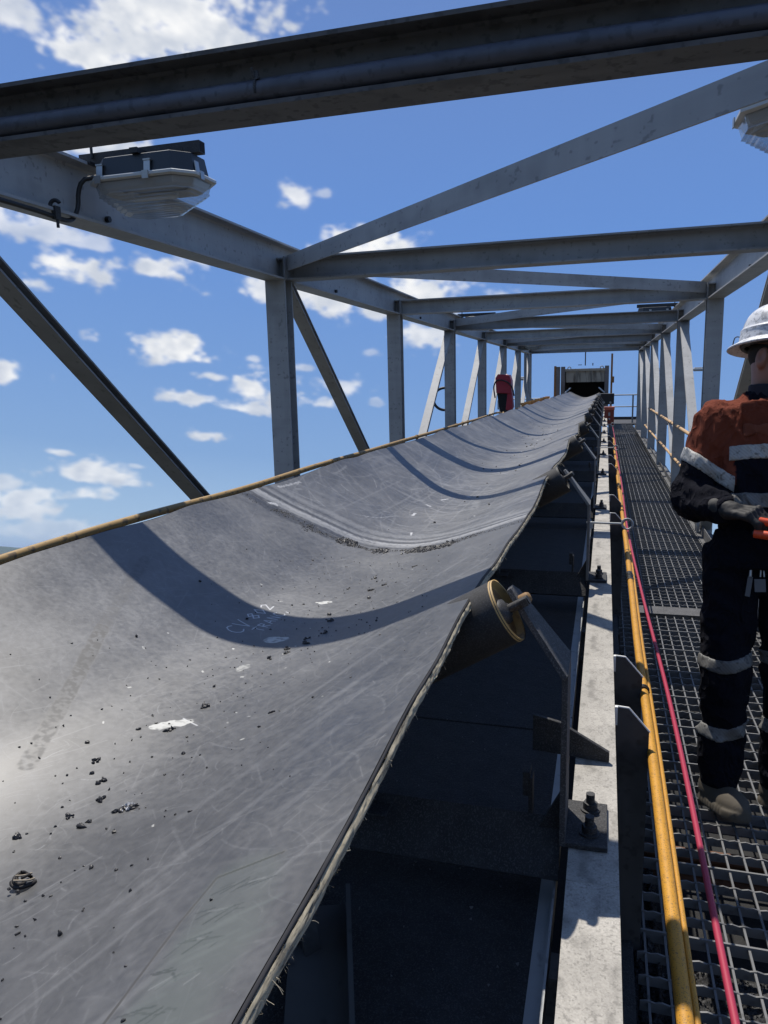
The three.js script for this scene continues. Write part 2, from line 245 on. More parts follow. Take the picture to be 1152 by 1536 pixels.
// ------------------------------------------------------------------ the belt
const BX = [-1.075, -.965, -.853, -.75, -.65, -.56, -.455, -.345, -.225], BY = [-.312, -.385, -.443, -.485, -.501, -.498, -.474, -.430, -.379];
const bCurve = new THREE.CatmullRomCurve3(BX.map((x, i) => new V3(x, BY[i], 0)), false, 'centripetal'); bCurve.arcLengthDivisions = 400;
const BL = bCurve.getLength(), PITCH = 1.9, ZI = i => -1.36 - PITCH * i;
const bTab = Array.from({ length: 401 }, (_, i) => bCurve.getPointAt(i / 400));
function bp(s, z, off = 0) {                                         // s metres from the left edge
  const f = clamp(s / BL) * 400, i = Math.min(399, Math.floor(f)), A = bTab[i], B = bTab[i + 1], t = f - i; let x = mix(A.x, B.x, t), y = mix(A.y, B.y, t);
  const tx = B.x - A.x, ty = B.y - A.y, L = Math.hypot(tx, ty), nx = -ty / L, ny = tx / L;
  const ph = Math.cos((z + 1.31) / PITCH * 2 * Math.PI), far = sst(-2.6, -6, z), near = sst(1.2, -.4, z);
  const w = s / BL - .5, e = Math.max(0, Math.abs(w) - .18) / .32;
  // edges lie a little lower and wider between the idlers; the floor of the trough sags a touch
  const k = (ph - 1) * .5, am = mix(.55, 1, far);
  x += Math.sign(w) * e * e * k * -.02 * am + 0; y += e * e * k * .022 * am + (1 - e) * k * .010 * far;
  y += (vn(s * 5 + 3, z * 2.3, 0, 0, 91) - .5) * .005 + (vn(s * 9, z * .9, 0, 0, 92) - .5) * .006 * far;
  if (e > .6) y += (vn(3, z * 5, 0, 0, 93) - .5) * .012 * (e - .6) / .4;
  return [x + nx * off, y + ny * off, z];
}
const SPL = z => 0;
const ZS = s => -2.13 - .12 * Math.sin(s * 2.6 + .3) * .6 + .02;      // the splice line across the belt
// texture of the near length: albedo plus roughness, drawn on the belt's own (s, z) plane
const z0w = z => z;
function beltTex(W, H, sMax, z0, z1, near) {
  const L = new Float32Array(W * H), R = new Float32Array(W * H), T = new Float32Array(W * H * 3);  // value, roughness shift, tint (added)
  const lenZ = z0 - z1, per = near ? 0 : 1;
  for (let j = 0; j < H; j++) for (let i = 0; i < W; i++) {
    const s = i / W * sMax, z = z0 - j / H * lenZ, k = j * W + i, py = f => near ? 0 : Math.round(lenZ * f), Y = f => near ? z * f : (1 - j / H) * Math.round(lenZ * f);
    const a = fbm(s * 6, Y(5), 5, 0, py(5), 101), b = fbm(s * 2.2 + 4, Y(2), 4, 0, py(2), 102), c = fbm(s * 70, Y(7), 3, 0, py(7), 103), d = fbm(s * 9, Y(60), 3, 0, py(60), 104), e = fbm(s * 150, Y(150), 2, 0, py(150), 105);
    let w = fbm(s * 14 + 3 * a, Y(11), 4, 0, py(11), 106);
    const p = s * .8 + z0w(z) * .6, q = -s * .6 + z0w(z) * .8, st = near ? fbm((p + .3 * a) * 16, (q + .22 * b) * 130, 4, 0, 0, 111) : .5, st2 = near ? fbm((q + .26 * b) * 13, (p + .3 * a) * 110, 4, 0, 0, 112) : .5; let v = .050 * (.52 + .52 * a + .44 * b) * (.86 + .28 * c) * (.86 + .28 * d) * (.74 + .52 * e) * (.86 + .28 * (near ? h2(i, j, 3) * .5 + .5 * fbm(s * 420, z * 420, 1, 0, 0, 118) : .5)) * (.82 + .36 * st) * (.86 + .28 * st2); v *= 1 + .2 * sst(.5, .75, w) - .2 * sst(.48, .25, w); v *= mix(1.62, .92, sst(.05, .62, s));  // left side paler: dust film, raised to stand in for sun glare
    if (!near) v *= .70 + .62 * fbm(s * 3, Y(3), 3, 0, py(3), 109) ;
    const edge = sst(.06, 0, s) + sst(sMax - .05, sMax, s); v *= 1 - .2 * edge;
    L[k] = v; R[k] = (a - .5) * .12 + (e - .5) * .10;
  }
  const px = s => s / sMax * W, py = z => (z0 - z) / lenZ * H, mx = W / sMax, my = H / lenZ;
  // soft stroke: [s, z] points, half width in metres, value to blend to, opacity
  function stroke(P, hw, val, op, soft = .5, rag = 0, tint, rS) {
    for (let q = 0; q + 1 < P.length; q++) {
      const [sa, za] = P[q], [sb, zb] = P[q + 1], i0 = Math.floor(px(Math.min(sa, sb) - hw * 2)), i1 = Math.ceil(px(Math.max(sa, sb) + hw * 2)), j0 = Math.floor(py(Math.max(za, zb) + hw * 2)), j1 = Math.ceil(py(Math.min(za, zb) - hw * 2));
      const dx = sb - sa, dz = zb - za, L2 = dx * dx + dz * dz || 1e-9;
      for (let j = Math.max(0, j0); j <= Math.min(H - 1, j1); j++) for (let i = Math.max(0, i0); i <= Math.min(W - 1, i1); i++) {
        const s = (i + .5) / mx, z = z0 - (j + .5) / my, t = clamp(((s - sa) * dx + (z - za) * dz) / L2), ds = s - sa - t * dx, dd = z - za - t * dz;
        let r = Math.sqrt(ds * ds + dd * dd) / hw; if (rag) r += (fbm(s * 60, z * 60, 3, 0, 0, 201) - .5) * rag;
        let o = op * sst(1 + soft * .5, 1 - soft * .5, r); if (rag) o *= .45 + .8 * sst(.3, .6, fbm(s * 160, z * 160, 2, 0, 0, 202));
        if (o > 0) { const k = j * W + i; o = Math.min(1, o); L[k] = mix(L[k], val, o); if (rS !== undefined) R[k] = mix(R[k], rS, o); if (tint) for (let c = 0; c < 3; c++) T[k * 3 + c] = mix(T[k * 3 + c], tint[c], o); }
      }
    }
  }
  const scuff = (n, len, val, op, zA, zB, w = .0012) => { for (let q = 0; q < n; q++) { const s = rr(.01, sMax - .01), z = rr(zA, zB), a = rr(-1.2, 1.2) + (rnd() < .4 ? 1.57 : 0), l = len * rr(.3, 1.4), cv = rr(-.5, .5), P = []; for (let t = 0; t <= 6; t++) { const u = t / 6 - .5; P.push([s + Math.sin(a + cv * u) * l * u, z + Math.cos(a + cv * u) * l * u]); } stroke(P, w * rr(.5, 1.6), val * rr(.85, 1.15), op * rr(.4, 1), 1); } };
  return { L, R, T, W, H, stroke, scuff, make() {
    const t = tex(W, H, (u, v, o, i, j) => { const k = j * W + i, l = L[k]; o[0] = l * .985 + T[k * 3]; o[1] = l * 1.0 + T[k * 3 + 1]; o[2] = l * 1.02 + T[k * 3 + 2]; });
    const r = tex(W >> 1, H >> 1, (u, v, o, i, j) => { const k = (j * 2) * W + i * 2; grey(o, clamp(.475 + R[k] * .9 + (L[k] - .085) * .5, .32, .95)); }, false); return [t, r]; } };
}
seed = 41;
let beltNear, beltMid, beltFar;
{
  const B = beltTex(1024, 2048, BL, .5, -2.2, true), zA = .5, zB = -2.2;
  B.scuff(700, .07, .16, .22, zA, zB, .0011); B.scuff(2600, .04, .15, .34, zA, zB, .0005); B.scuff(1800, .04, .04, .34, zA, zB, .0005); for (let i = 0; i < 500; i++) { const s = rr(.02, .9), z = rr(zB, zA), l = rr(.02, .11), d = rr(.5, .9) * (rnd() < .75 ? 1 : -1); B.stroke([[s, z], [s + l * d * .6, z - l]], rr(.0005, .0014), rnd() < .6 ? .17 : .045, .3, 1); } B.scuff(420, .06, .045, .28, zA, zB, .0010); B.scuff(70, .16, .14, .14, zA, zB, .004); B.scuff(50, .2, .05, .2, zA, zB, .008); B.scuff(420, .025, .22, .32, zA, zB, .0006);
  for (let i = 0; i < 26; i++) { const s = rr(.1, .88), z = rr(-2, .3); B.stroke([[s, z], [s + rr(-.02, .02), z - rr(.3, 1.2)]], .0015, .07, .35, 1); }        // long lines along the belt
  for (let i = 0; i < 34; i++) { const s = rr(.66, .88), z = rr(-1.6, .2), l = rr(.06, .28); B.stroke([[s, z], [s + l * .5, z - l]], rr(.002, .008), rnd() < .5 ? .17 : .085, .22, 1.4); }
  B.stroke([[.228, -1.12], [.277, -1.013], [.39, -.753]], .0125, .022, .75, .3, .3, undefined, .2); B.stroke([[.11, -1.42], [.228, -1.12]], .012, .03, .4, .6, .3, undefined, .1); B.stroke([[.37, -.77], [.41, -.735]], .003, .1, .4, .8);
  B.stroke([[.36, -1.08], [.425, -.86]], .012, .085, .3, .8);
  // white splashes
  const W1 = [.62, .62, .58]; const white = (P, hw, op, rag = 1.4) => B.stroke(P, hw, .44, op, .25, rag, [.02, .015, -.03]);
  white([[.480, -.918], [.497, -.928]], .0085, 1, .8); white([[.490, -.928], [.508, -.942]], .0125, 1, 1.6); white([[.508, -.940], [.520, -.948]], .008, .9, 1.6); B.stroke([[.505, -.955], [.541, -.935]], .0012, .5, .8, .6);
  white([[.489, -1.319], [.505, -1.329]], .016, .95, 1.2); white([[.493, -1.585], [.505, -1.597]], .0085, .9, .8); white([[.493, -1.165], [.502, -1.178]], .009, .4, 2.6); white([[.48, -1.585], [.493, -1.587]], .003, .8, 1);
  for (let i = 0; i < 30; i++) { const s = rr(.3, .75), z = rr(-2, -.5); white([[s, z], [s + rr(-.004, .004), z + rr(-.004, .004)]], rr(.0008, .0022), .7, .5); }
  // chalk: CV802 / TRANC,  written along the belt, tops of the letters to the left
  const glyph = { C: [[[.9, .12], [.62, -.02], [.34, .02], [.1, .25], [0, .5], [.08, .78], [.32, 1], [.62, 1.05], [.95, .92]]], V: [[[0, 0], [.45, 1], [.95, 0]]], 8: [[[.5, .45], [.15, .25], [.5, 0], [.85, .22], [.5, .47], [.1, .75], [.5, 1], [.9, .75], [.5, .45]]], 0: [[[.5, 0], [.1, .4], [.4, 1], [.9, .6], [.5, 0]]], 2: [[[.1, .2], [.5, 0], [.85, .3], [.1, 1], [1, .95]]], T: [[[0, 0], [1, .05]], [[.5, 0], [.45, 1]]], R: [[[.1, 1], [.1, 0], [.8, .15], [.75, .45], [.1, .5], [.9, 1]]], A: [[[0, 1], [.5, 0], [1, 1]], [[.2, .65], [.85, .6]]], N: [[[.05, 1], [.1, 0], [.85, 1], [.9, 0]]], ',': [[[.3, .8], [.1, 1.2]]] };
  const write = (txt, s0, z, h, w, gap, lw) => { lw *= 1.15; for (const ch of txt) { if (ch !== ' ') for (const G of glyph[ch]) B.stroke(G.map(([x, y]) => [s0 + (y - .5) * h + rr(-.001, .001), z - x * w]), lw, .5, .9, .5, 0); z -= w + gap; } };
  write('CV', .393, -1.325, .033, .028, .008, .0013); write('802', .392, -1.415, .027, .026, .008, .0014); write('TRANC,', .434, -1.36, .024, .018, .0075, .0012);
  // cut outline with scored hatching and a greenish rubbed patch inside
  B.stroke([[.845, -.52], [.86, -.44], [.862, -.36], [.87, -.25], [.88, -.1]], .034, .050, .55, .8, 0, [-.006, .006, 0], .12);
  B.stroke([[.869, -.549], [.840, -.536], [.814, -.525]], .0016, .006, 1, .5, 0, undefined, .4); B.stroke([[.814, -.525], [.811, -.47], [.812, -.436], [.814, -.363], [.816, -.1]], .0013, .008, .95, .5, 0, undefined, .35);
  for (let g = 0; g < 9; g++) { const z = -.505 + g * .034; for (let i = 0; i < 8; i++) { const s = .822 + i * .0052 + rr(-.002, .002), l = rr(.006, .02); B.stroke([[s, z + rr(-.01, .01)], [s + l, z - l * .55 + rr(-.004, .004)]], rr(.0006, .0011), rnd() < .8 ? .012 : .12, rr(.5, .9), .6); } }
  for (let i = 0; i < 60; i++) { const s = rr(.82, .885), z = rr(-.5, 0), l = rr(.01, .04); B.stroke([[s, z], [s + l, z - l * .6]], rr(.001, .003), .08, .3, 1, 0, [-.006, .008, 0]); }
  // dirt gathered just before the splice
  for (let i = 0; i < 40; i++) { const a = i / 40 * BL, w = .010 + .012 * Math.sin(i * .21); B.stroke([[a, ZS(a) + .028], [a + BL / 40, ZS(a + BL / 40) + .028]], w + .007, .02, .85 * (a < .62 ? 1 : .55), .9, 1.3); }
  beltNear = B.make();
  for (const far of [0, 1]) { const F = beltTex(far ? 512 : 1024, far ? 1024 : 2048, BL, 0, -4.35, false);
  F.scuff(620, .3, .20, .36, 0, -4.35, .003); F.scuff(420, .25, .045, .38, 0, -4.35, .003); for (let i = 0; i < 260; i++) { const s = rr(.02, .7), z = rr(-4.3, -.05), l = rr(.1, .34); F.stroke([[s, z], [s + l, z + rr(-.05, .05)]], rr(.001, .006), rnd() < .6 ? .19 : .05, .32, 1, 1); } F.scuff(60, .7, .19, .25, 0, -4.35, .012); F.scuff(90, .1, .32, .5, 0, -4.35, .0016); F.scuff(26, .9, .07, .35, 0, -4.35, .02);
  for (let i = 0; i < 40; i++) { const s = rr(.05, .85), z = rr(-4, -.3); F.stroke([[s, z], [s + rr(-.02, .02), z - rr(.4, 1.6)]], rr(.001, .004), rnd() < .5 ? .18 : .06, .3, 1); }
  for (let i = 0; i < 16; i++) { const s = rr(.3, .7), z = rr(-4.2, -.1); F.stroke([[s, z], [s + rr(-.02, .02), z - rr(.01, .05)]], rr(.002, .006), rnd() < .5 ? .45 : .02, .9, .5, 1.2); }
  if (!far) {                                                          // scuffed pale band and dark lines just beyond the splice
    const N = 48, line = (dz, hw, val, op, soft, rag, amp = 0) => { for (let i = 0; i < N; i++) { const a = i / N * BL, b = (i + 1) / N * BL, f = q => ZS(q) + 2.0 - dz + amp * (vn(q * 9, dz * 50, 0, 0, 77) - .5); F.stroke([[a, f(a)], [b, f(b)]], hw, val, Math.min(1, op * 1.5) * (.5 + .8 * vn(a * 11, dz * 30, 0, 0, 78)), soft, rag); } };
    line(.035, .022, .17, .55, 1.2, 1.4, .01); line(.062, .012, .24, .6, 1, 2, .012); line(.09, .010, .02, .6, 1.2, .8, .006); line(.118, .012, .18, .4, 1.2, 1.4, .01); line(.15, .005, .03, .6, 1, .6, .004); line(.19, .02, .15, .3, 1.4, 1, .01); line(.01, .012, .025, .6, 1, 1.2, .006);
    F.stroke([[.26, -.47], [.33, -.55], [.37, -.66]], .002, .3, .6, .6, .8); F.stroke([[.055, -.12], [.09, -.17]], .007, .4, .8, .4, 2); F.stroke([[.02, -.34], [.03, -.5]], .006, .34, .6, .5, 2);
  }
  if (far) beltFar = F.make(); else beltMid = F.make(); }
}
const belt = thing('conveyor_belt', 'wide dark grey rubber conveyor belt with frayed cut edge, running uphill', 'conveyor belt', qC);
const ZEND = -25.4, TH = .0135;
{
  const grid = (sA, sB, ns, zs, off, flip, uvf) => {                 // zs(s, j/nz)
    const pos = [], uv = [], idx = [], nz = zs.n;
    for (let j = 0; j <= nz; j++) for (let i = 0; i <= ns; i++) { const s = mix(sA, sB, i / ns), z = zs(s, j / nz), p = bp(s, z, off); pos.push(...p); uv.push(...uvf(s, z)); }
    for (let j = 0; j < nz; j++) for (let i = 0; i < ns; i++) { const a = j * (ns + 1) + i, b = a + 1, c = a + ns + 1, d = c + 1; if (!flip) idx.push(a, b, c, b, d, c); else idx.push(a, c, b, b, c, d); }
    const g = new THREE.BufferGeometry(); g.setAttribute('position', new THREE.Float32BufferAttribute(pos, 3)); g.setAttribute('uv', new THREE.Float32BufferAttribute(uv, 2)); g.setIndex(idx); g.computeVertexNormals(); g.userData.keepUV = true; return g;
  };
  const zn = (s, t) => mix(1.6, ZS(s), t); zn.n = 220; const zm = (s, t) => mix(ZS(s) - .0015, -6.3, t); zm.n = 260; const zf = (s, t) => mix(-6.3, ZEND, t); zf.n = 420;
  const uN = (s, z) => [s / BL, (.5 - z) / 2.7], uF = (s, z) => [s / BL, (-2.0 - z) / 4.35];
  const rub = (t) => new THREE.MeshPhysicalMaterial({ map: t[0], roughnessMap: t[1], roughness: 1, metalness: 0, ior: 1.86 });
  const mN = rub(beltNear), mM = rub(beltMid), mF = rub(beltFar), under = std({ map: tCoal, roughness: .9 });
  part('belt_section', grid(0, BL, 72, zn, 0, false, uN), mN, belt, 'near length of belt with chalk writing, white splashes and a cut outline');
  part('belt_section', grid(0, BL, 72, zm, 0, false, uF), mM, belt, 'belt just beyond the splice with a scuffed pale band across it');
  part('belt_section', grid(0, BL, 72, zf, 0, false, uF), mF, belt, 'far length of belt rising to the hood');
  const za = (s, t) => mix(1.6, ZEND, t); za.n = 500;
  part('belt_underside', [grid(0, BL, 30, za, -TH, true, uF)], under, belt);
  // edges: dark cover above, pale torn fabric below
  const strip = (s0, dir, oA, oB, out, amp, zA, zB, n, cols = 3) => {
    const pos = [], uv = [], idx = [];
    for (let j = 0; j <= n; j++) { const z = mix(zA, zB, j / n), p0 = bp(s0, z, oA), p1 = bp(s0, z, oB), q = bp(s0 - dir * .01, z, (oA + oB) / 2), c = bp(s0, z, (oA + oB) / 2), dl = .01, ox = (c[0] - q[0]) / dl, oy = (c[1] - q[1]) / dl;
      for (let i = 0; i <= cols; i++) { const t = i / cols, e = out + Math.sin(Math.PI * t) * .0012 + amp * (vn(t * 6, z * 90, 0, 0, 301) - .4) + amp * .8 * (vn(t * 3, z * 23, 0, 0, 302) - .5); pos.push(mix(p0[0], p1[0], t) + ox * e, mix(p0[1], p1[1], t) + oy * e, z); uv.push(z, t); } }
    for (let j = 0; j < n; j++) for (let i = 0; i < cols; i++) { const a = j * (cols + 1) + i, b = a + 1, c = a + cols + 1, d = c + 1; if (dir > 0) idx.push(a, b, c, b, d, c); else idx.push(a, c, b, b, c, d); }
    const g = new THREE.BufferGeometry(); g.setAttribute('position', new THREE.Float32BufferAttribute(pos, 3)); g.setAttribute('uv', new THREE.Float32BufferAttribute(uv, 2)); g.setIndex(idx); g.computeVertexNormals(); g.userData.keepUV = true; return g;
  };
  const tF = rep(tex(512, 128, (u, v, o) => { const a = fbm(u * 70, v * 9, 3, 70, 9, 71), b = fbm(u * 11, v * 3, 5, 11, 3, 72), c = fbm(u * 160, v * 12, 3, 160, 12, 73); let k = (.75 + .5 * a) * (.7 + .6 * b); const m = sst(.5, .75, c) * .3 + sst(.54, .72, b) * .7; o[0] = mix(.36 * k, .05, clamp(m)); o[1] = mix(.315 * k, .046, clamp(m)); o[2] = mix(.225 * k, .04, clamp(m)); }), 1.7, 1);
  const fray = std({ map: tF, roughness: 1, side: THREE.DoubleSide }), rubE = std({ color: lin(.045, .042, .042), roughness: .8, side: THREE.DoubleSide });
  part('cover_edge', [strip(BL, 1, 0, -.0048, .001, .0006, 1.6, ZEND, 900), strip(0, -1, 0, -TH, .001, .001, 1.6, ZEND, 500)], rubE, belt);
  part('frayed_edge', strip(BL, 1, -.0045, -TH - .001, .002, .0017, 1.6, -9, 3600, 6), fray, belt, 'pale torn fabric edge');
  part('frayed_edge', strip(BL, 1, -.0045, -TH - .001, .002, .003, -9, ZEND, 500, 3), rubE, belt);
  // loose threads and fluff along the torn edge
  seed = 19; const th = [];
  const fluff = (z, n, len, r0) => { for (let i = 0; i < n; i++) { const zz = z + rr(-.012, .012), p = bp(BL + .001, zz, -rr(.005, TH)), l = len * rr(.3, 1.2), P = [p]; let dx = rr(.15, .9), dy = rr(-.8, .25), dz = rr(-.7, .9), x = p; for (let k = 0; k < 4; k++) { x = [x[0] + dx * l / 4, x[1] + dy * l / 4, x[2] + dz * l / 4]; dx += rr(-.5, .5); dy += rr(-.6, .35); dz += rr(-.6, .6); P.push(x); } const g = tube(P, r0 * rr(.6, 1.2), 7, 3); th.push(g); } };
  for (let i = 0; i < 420; i++) fluff(rr(.3, -6), 1, rr(.003, .009), .0004);
  for (const z of [-1.08, -1.0, -.78, -.7, -.55, -.47, -.415, -.39, -1.3, -1.62, -1.9, -2.3]) fluff(z, 5, .010, .00026);
  for (let i = 0; i < 30; i++) fluff(rr(-2.5, -9), 2, .02, .0008);
  { const pos = [], N = 7000; for (let i = 0; i < N; i++) { const z = -rnd() * rnd() * 5 + .3, p = bp(BL + .0025, z, -rr(.004, TH + .001)), l = rr(.002, .0065), dx = rr(.2, 1) * l, dy = rr(-1, .5) * l, dz = rr(-1, 1) * l; pos.push(p[0], p[1], p[2] - .0003, p[0], p[1] + .0002, p[2] + .0003, p[0] + dx, p[1] + dy, p[2] + dz); } const g = new THREE.BufferGeometry(); g.setAttribute('position', new THREE.Float32BufferAttribute(pos, 3)); g.computeVertexNormals(); th.push(g); }
  const m = part('loose_threads', th, std({ color: lin(.36, .32, .24), roughness: 1, side: THREE.DoubleSide }), belt); m.userData.kind = 'stuff';
}
// coal grains and crumbs lying on the belt
{
  seed = 23; const lump = [0, 1, 2].map(k => { const g = new THREE.IcosahedronGeometry(1, 1), P = g.attributes.position; for (let i = 0; i < P.count; i++) { const v = new V3().fromBufferAttribute(P, i), f = .65 + .7 * vn3(v.x * 1.7 + k * 9 + 20, v.y * 1.7 + 20, v.z * 1.7 + 20); P.setXYZ(i, v.x * f, v.y * f * .7, v.z * f); } const n = g.toNonIndexed(); n.computeVertexNormals(); return n; });
  const coalM = std({ color: lin(.014, .013, .014), roughness: .45 });
  const spots = [[], [], []];
  const put = (s, z, r) => { const p = bp(clamp(s, .005, BL - .005), z, r * .35); spots[Math.floor(rnd() * 3)].push([...p, r, rr(0, 6.28), rr(0, 6.28), rr(.6, 1.5)]); };
  for (let i = 0; i < 5200; i++) { const s = BL * rnd(), cl = sst(.35, .7, fbm(s * 17, 3, 3, 0, 0, 401)), w = (s < .1 ? .15 : s < .3 ? .55 : s < .45 ? 1 : s < .56 ? .55 : s < .7 ? 1 : .25) * (.30 + 1.0 * cl * cl); if (rnd() > w) continue; const big = cl > .5 && s > .28 && s < .7; put(s, ZS(s) + .03 + (rnd() + rnd() - 1) * (.018 + .03 * cl) + .012 * Math.sin(s * 31), rr(.0005, big ? .0026 : .0015) * (rnd() < .03 ? 2 : 1)); }
  for (let i = 0; i < 420; i++) { const s = .63 + (rnd() + rnd() - 1) * .09; put(s, ZS(s) + .04 + rr(-.03, .05) * rnd(), rr(.0008, .0034)); }
  for (let i = 0; i < 520; i++) { const s = .52 + (rnd() + rnd() + rnd() - 1.5) * .26, z = rr(-2.0, .1); put(s, z, rr(.0006, .0018) * (rnd() < .1 ? 1.8 : 1)); }
  for (const [s, z] of [[.488, -.632], [.546, -.668], [.517, -.684], [.505, -.915], [.52, -1.0], [.50, -.76], [.53, -.72], [.575, -.70], [.59, -.705], [.46, -.80], [.54, -1.27], [.56, -1.33], [.57, -1.30], [.585, -1.36], [.555, -1.25], [.53, -1.22], [.565, -1.45], [.545, -1.50], [.60, -1.62], [.60, -1.74], [.58, -1.7], [.55, -1.82], [.64, -1.9]]) for (let k = 0; k < 5; k++) put(s + rr(-.006, .006), z + rr(-.008, .008), rr(.0012, .0042));
  for (let i = 0; i < 70; i++) put(.55 + rr(-.16, .16), rr(-2.4, -9), rr(.0015, .006));
  const g = thing('coal_crumbs', 'black coal grains scattered and gathered along the belt splice', 'coal', qC); g.userData.kind = 'stuff';
  spots.forEach((S, k) => { const im = new THREE.InstancedMesh(lump[k], coalM, S.length), q = new THREE.Quaternion(), e = new THREE.Euler(); S.forEach(([x, y, z, r, a, b, f], i) => im.setMatrixAt(i, new THREE.Matrix4().compose(new V3(x, y, z), q.setFromEuler(e.set(a * .15, b, a * .1)), new V3(r * f, r, r / f)))); im.name = 'grains'; im.castShadow = true; im.userData.kind = 'stuff'; g.add(im); });
  // a few pale chips at the glinting spot
  const ch = []; for (let i = 0; i < 26; i++) { const p = bp(.583 + rr(-.008, .008), -.704 + rr(-.01, .01), .002); const r = rr(.0012, .003); ch.push(xf(new THREE.TetrahedronGeometry(r, 0), p, [rr(0, 6), rr(0, 6), 0])); }
  solo('glass_chips', ch, std({ color: lin(.5), roughness: .12 }), qC, [0, 0, 0], 'small heap of glinting pale chips on the near belt', 'chips', null, 'stuff');
  // the curled dark scrap at the lower left
  const sc = thing('rubber_scrap', 'small curled dark scrap with pale edges lying on the near belt', 'scrap', qC, bp(.562, -.556, .002), [0, .6, -.2]);
  const cs = []; for (let k = 0; k < 4; k++) { const P = []; for (let i = 0; i <= 8; i++) { const a = i / 8 * (3.2 + k * .4) + k * 1.3, r = .011 - k * .002; P.push([Math.cos(a) * r, .002 + k * .0025 + Math.sin(a * 2) * .0015, Math.sin(a) * r * .8]); } cs.push(tube(P, .0022 - k * .0002, 24, 5)); }
  part('curl', cs, std({ color: lin(.022, .018, .016), roughness: .7 }), sc); part('pale_edge', [tube([[-.009, .006, .004], [-.003, .0085, .008], [.005, .008, .007], [.010, .006, .001]], .0011, 16, 5), tube([[-.008, .008, -.001], [0, .011, .003], [.007, .010, -.002]], .0009, 12, 5)], std({ color: lin(.3, .25, .18) }), sc);
  part('crumb', [0, 1, 2, 3, 4, 5].map(i => lump[i % 3].clone().scale(.002, .002, .002).translate(rr(-.014, .014), .001, rr(-.014, .014))), coalM, sc);
}

// ------------------------------------------------------------------ conveyor frame: stringers, idlers, deck
const YS = -.84, XC = -.66;
seed = 61;
{
  const mk = (label, x, dir) => {
    const t = thing('stringer', label, 'steel channel', qC, [x, YS, 0]);
    for (let k = 0; k < 9; k++) {
      const z0 = 1.4 - k * 3.05 + (k ? .54 - .08 : 0), z1 = 1.4 - (k + 1) * 3.05 + .54 - .08, L = z0 - z1 - .003, zc = (z0 + z1) / 2, a = .0425;
      // channel: top flange, web on the outer side, bottom flange
      const g = ext([[-a, -.009], [a - .0, -.009], [a, 0], [-a, 0]], L, .0012).translate(0, -.0012, zc);
      part('stringer_flange', g, M.cap, t); part('stringer_web', [box(.007, .19, L, [dir * (a - .006), -.107, zc]), box(.083, .009, L, [0, -.207, zc])], M.grimy, t);
    }
    return t;
  };
  mk('pale dusty steel channel running uphill beside the walkway, under the idler feet', 0, 1);
  mk('steel channel under the far left belt edge, hidden side of the conveyor', XC * 2, -1);
  const d = thing('deck_plate', 'dark dust covered deck plate under the belt with a pale lip', 'deck plate', qC, [XC, -.965, 0]);
  for (let k = 0; k < 9; k++) { const z = 1.0 - k * 3.0; part('plate', box(1.19, .006, 2.99, [0, 0, z - 1.5]), M.coal, d); part('lip', [box(.004, .05, 2.99, [.593, .025, z - 1.5]), box(.028, .004, 2.99, [.578, .0052, z - 1.5])], M.galv, d); }
}
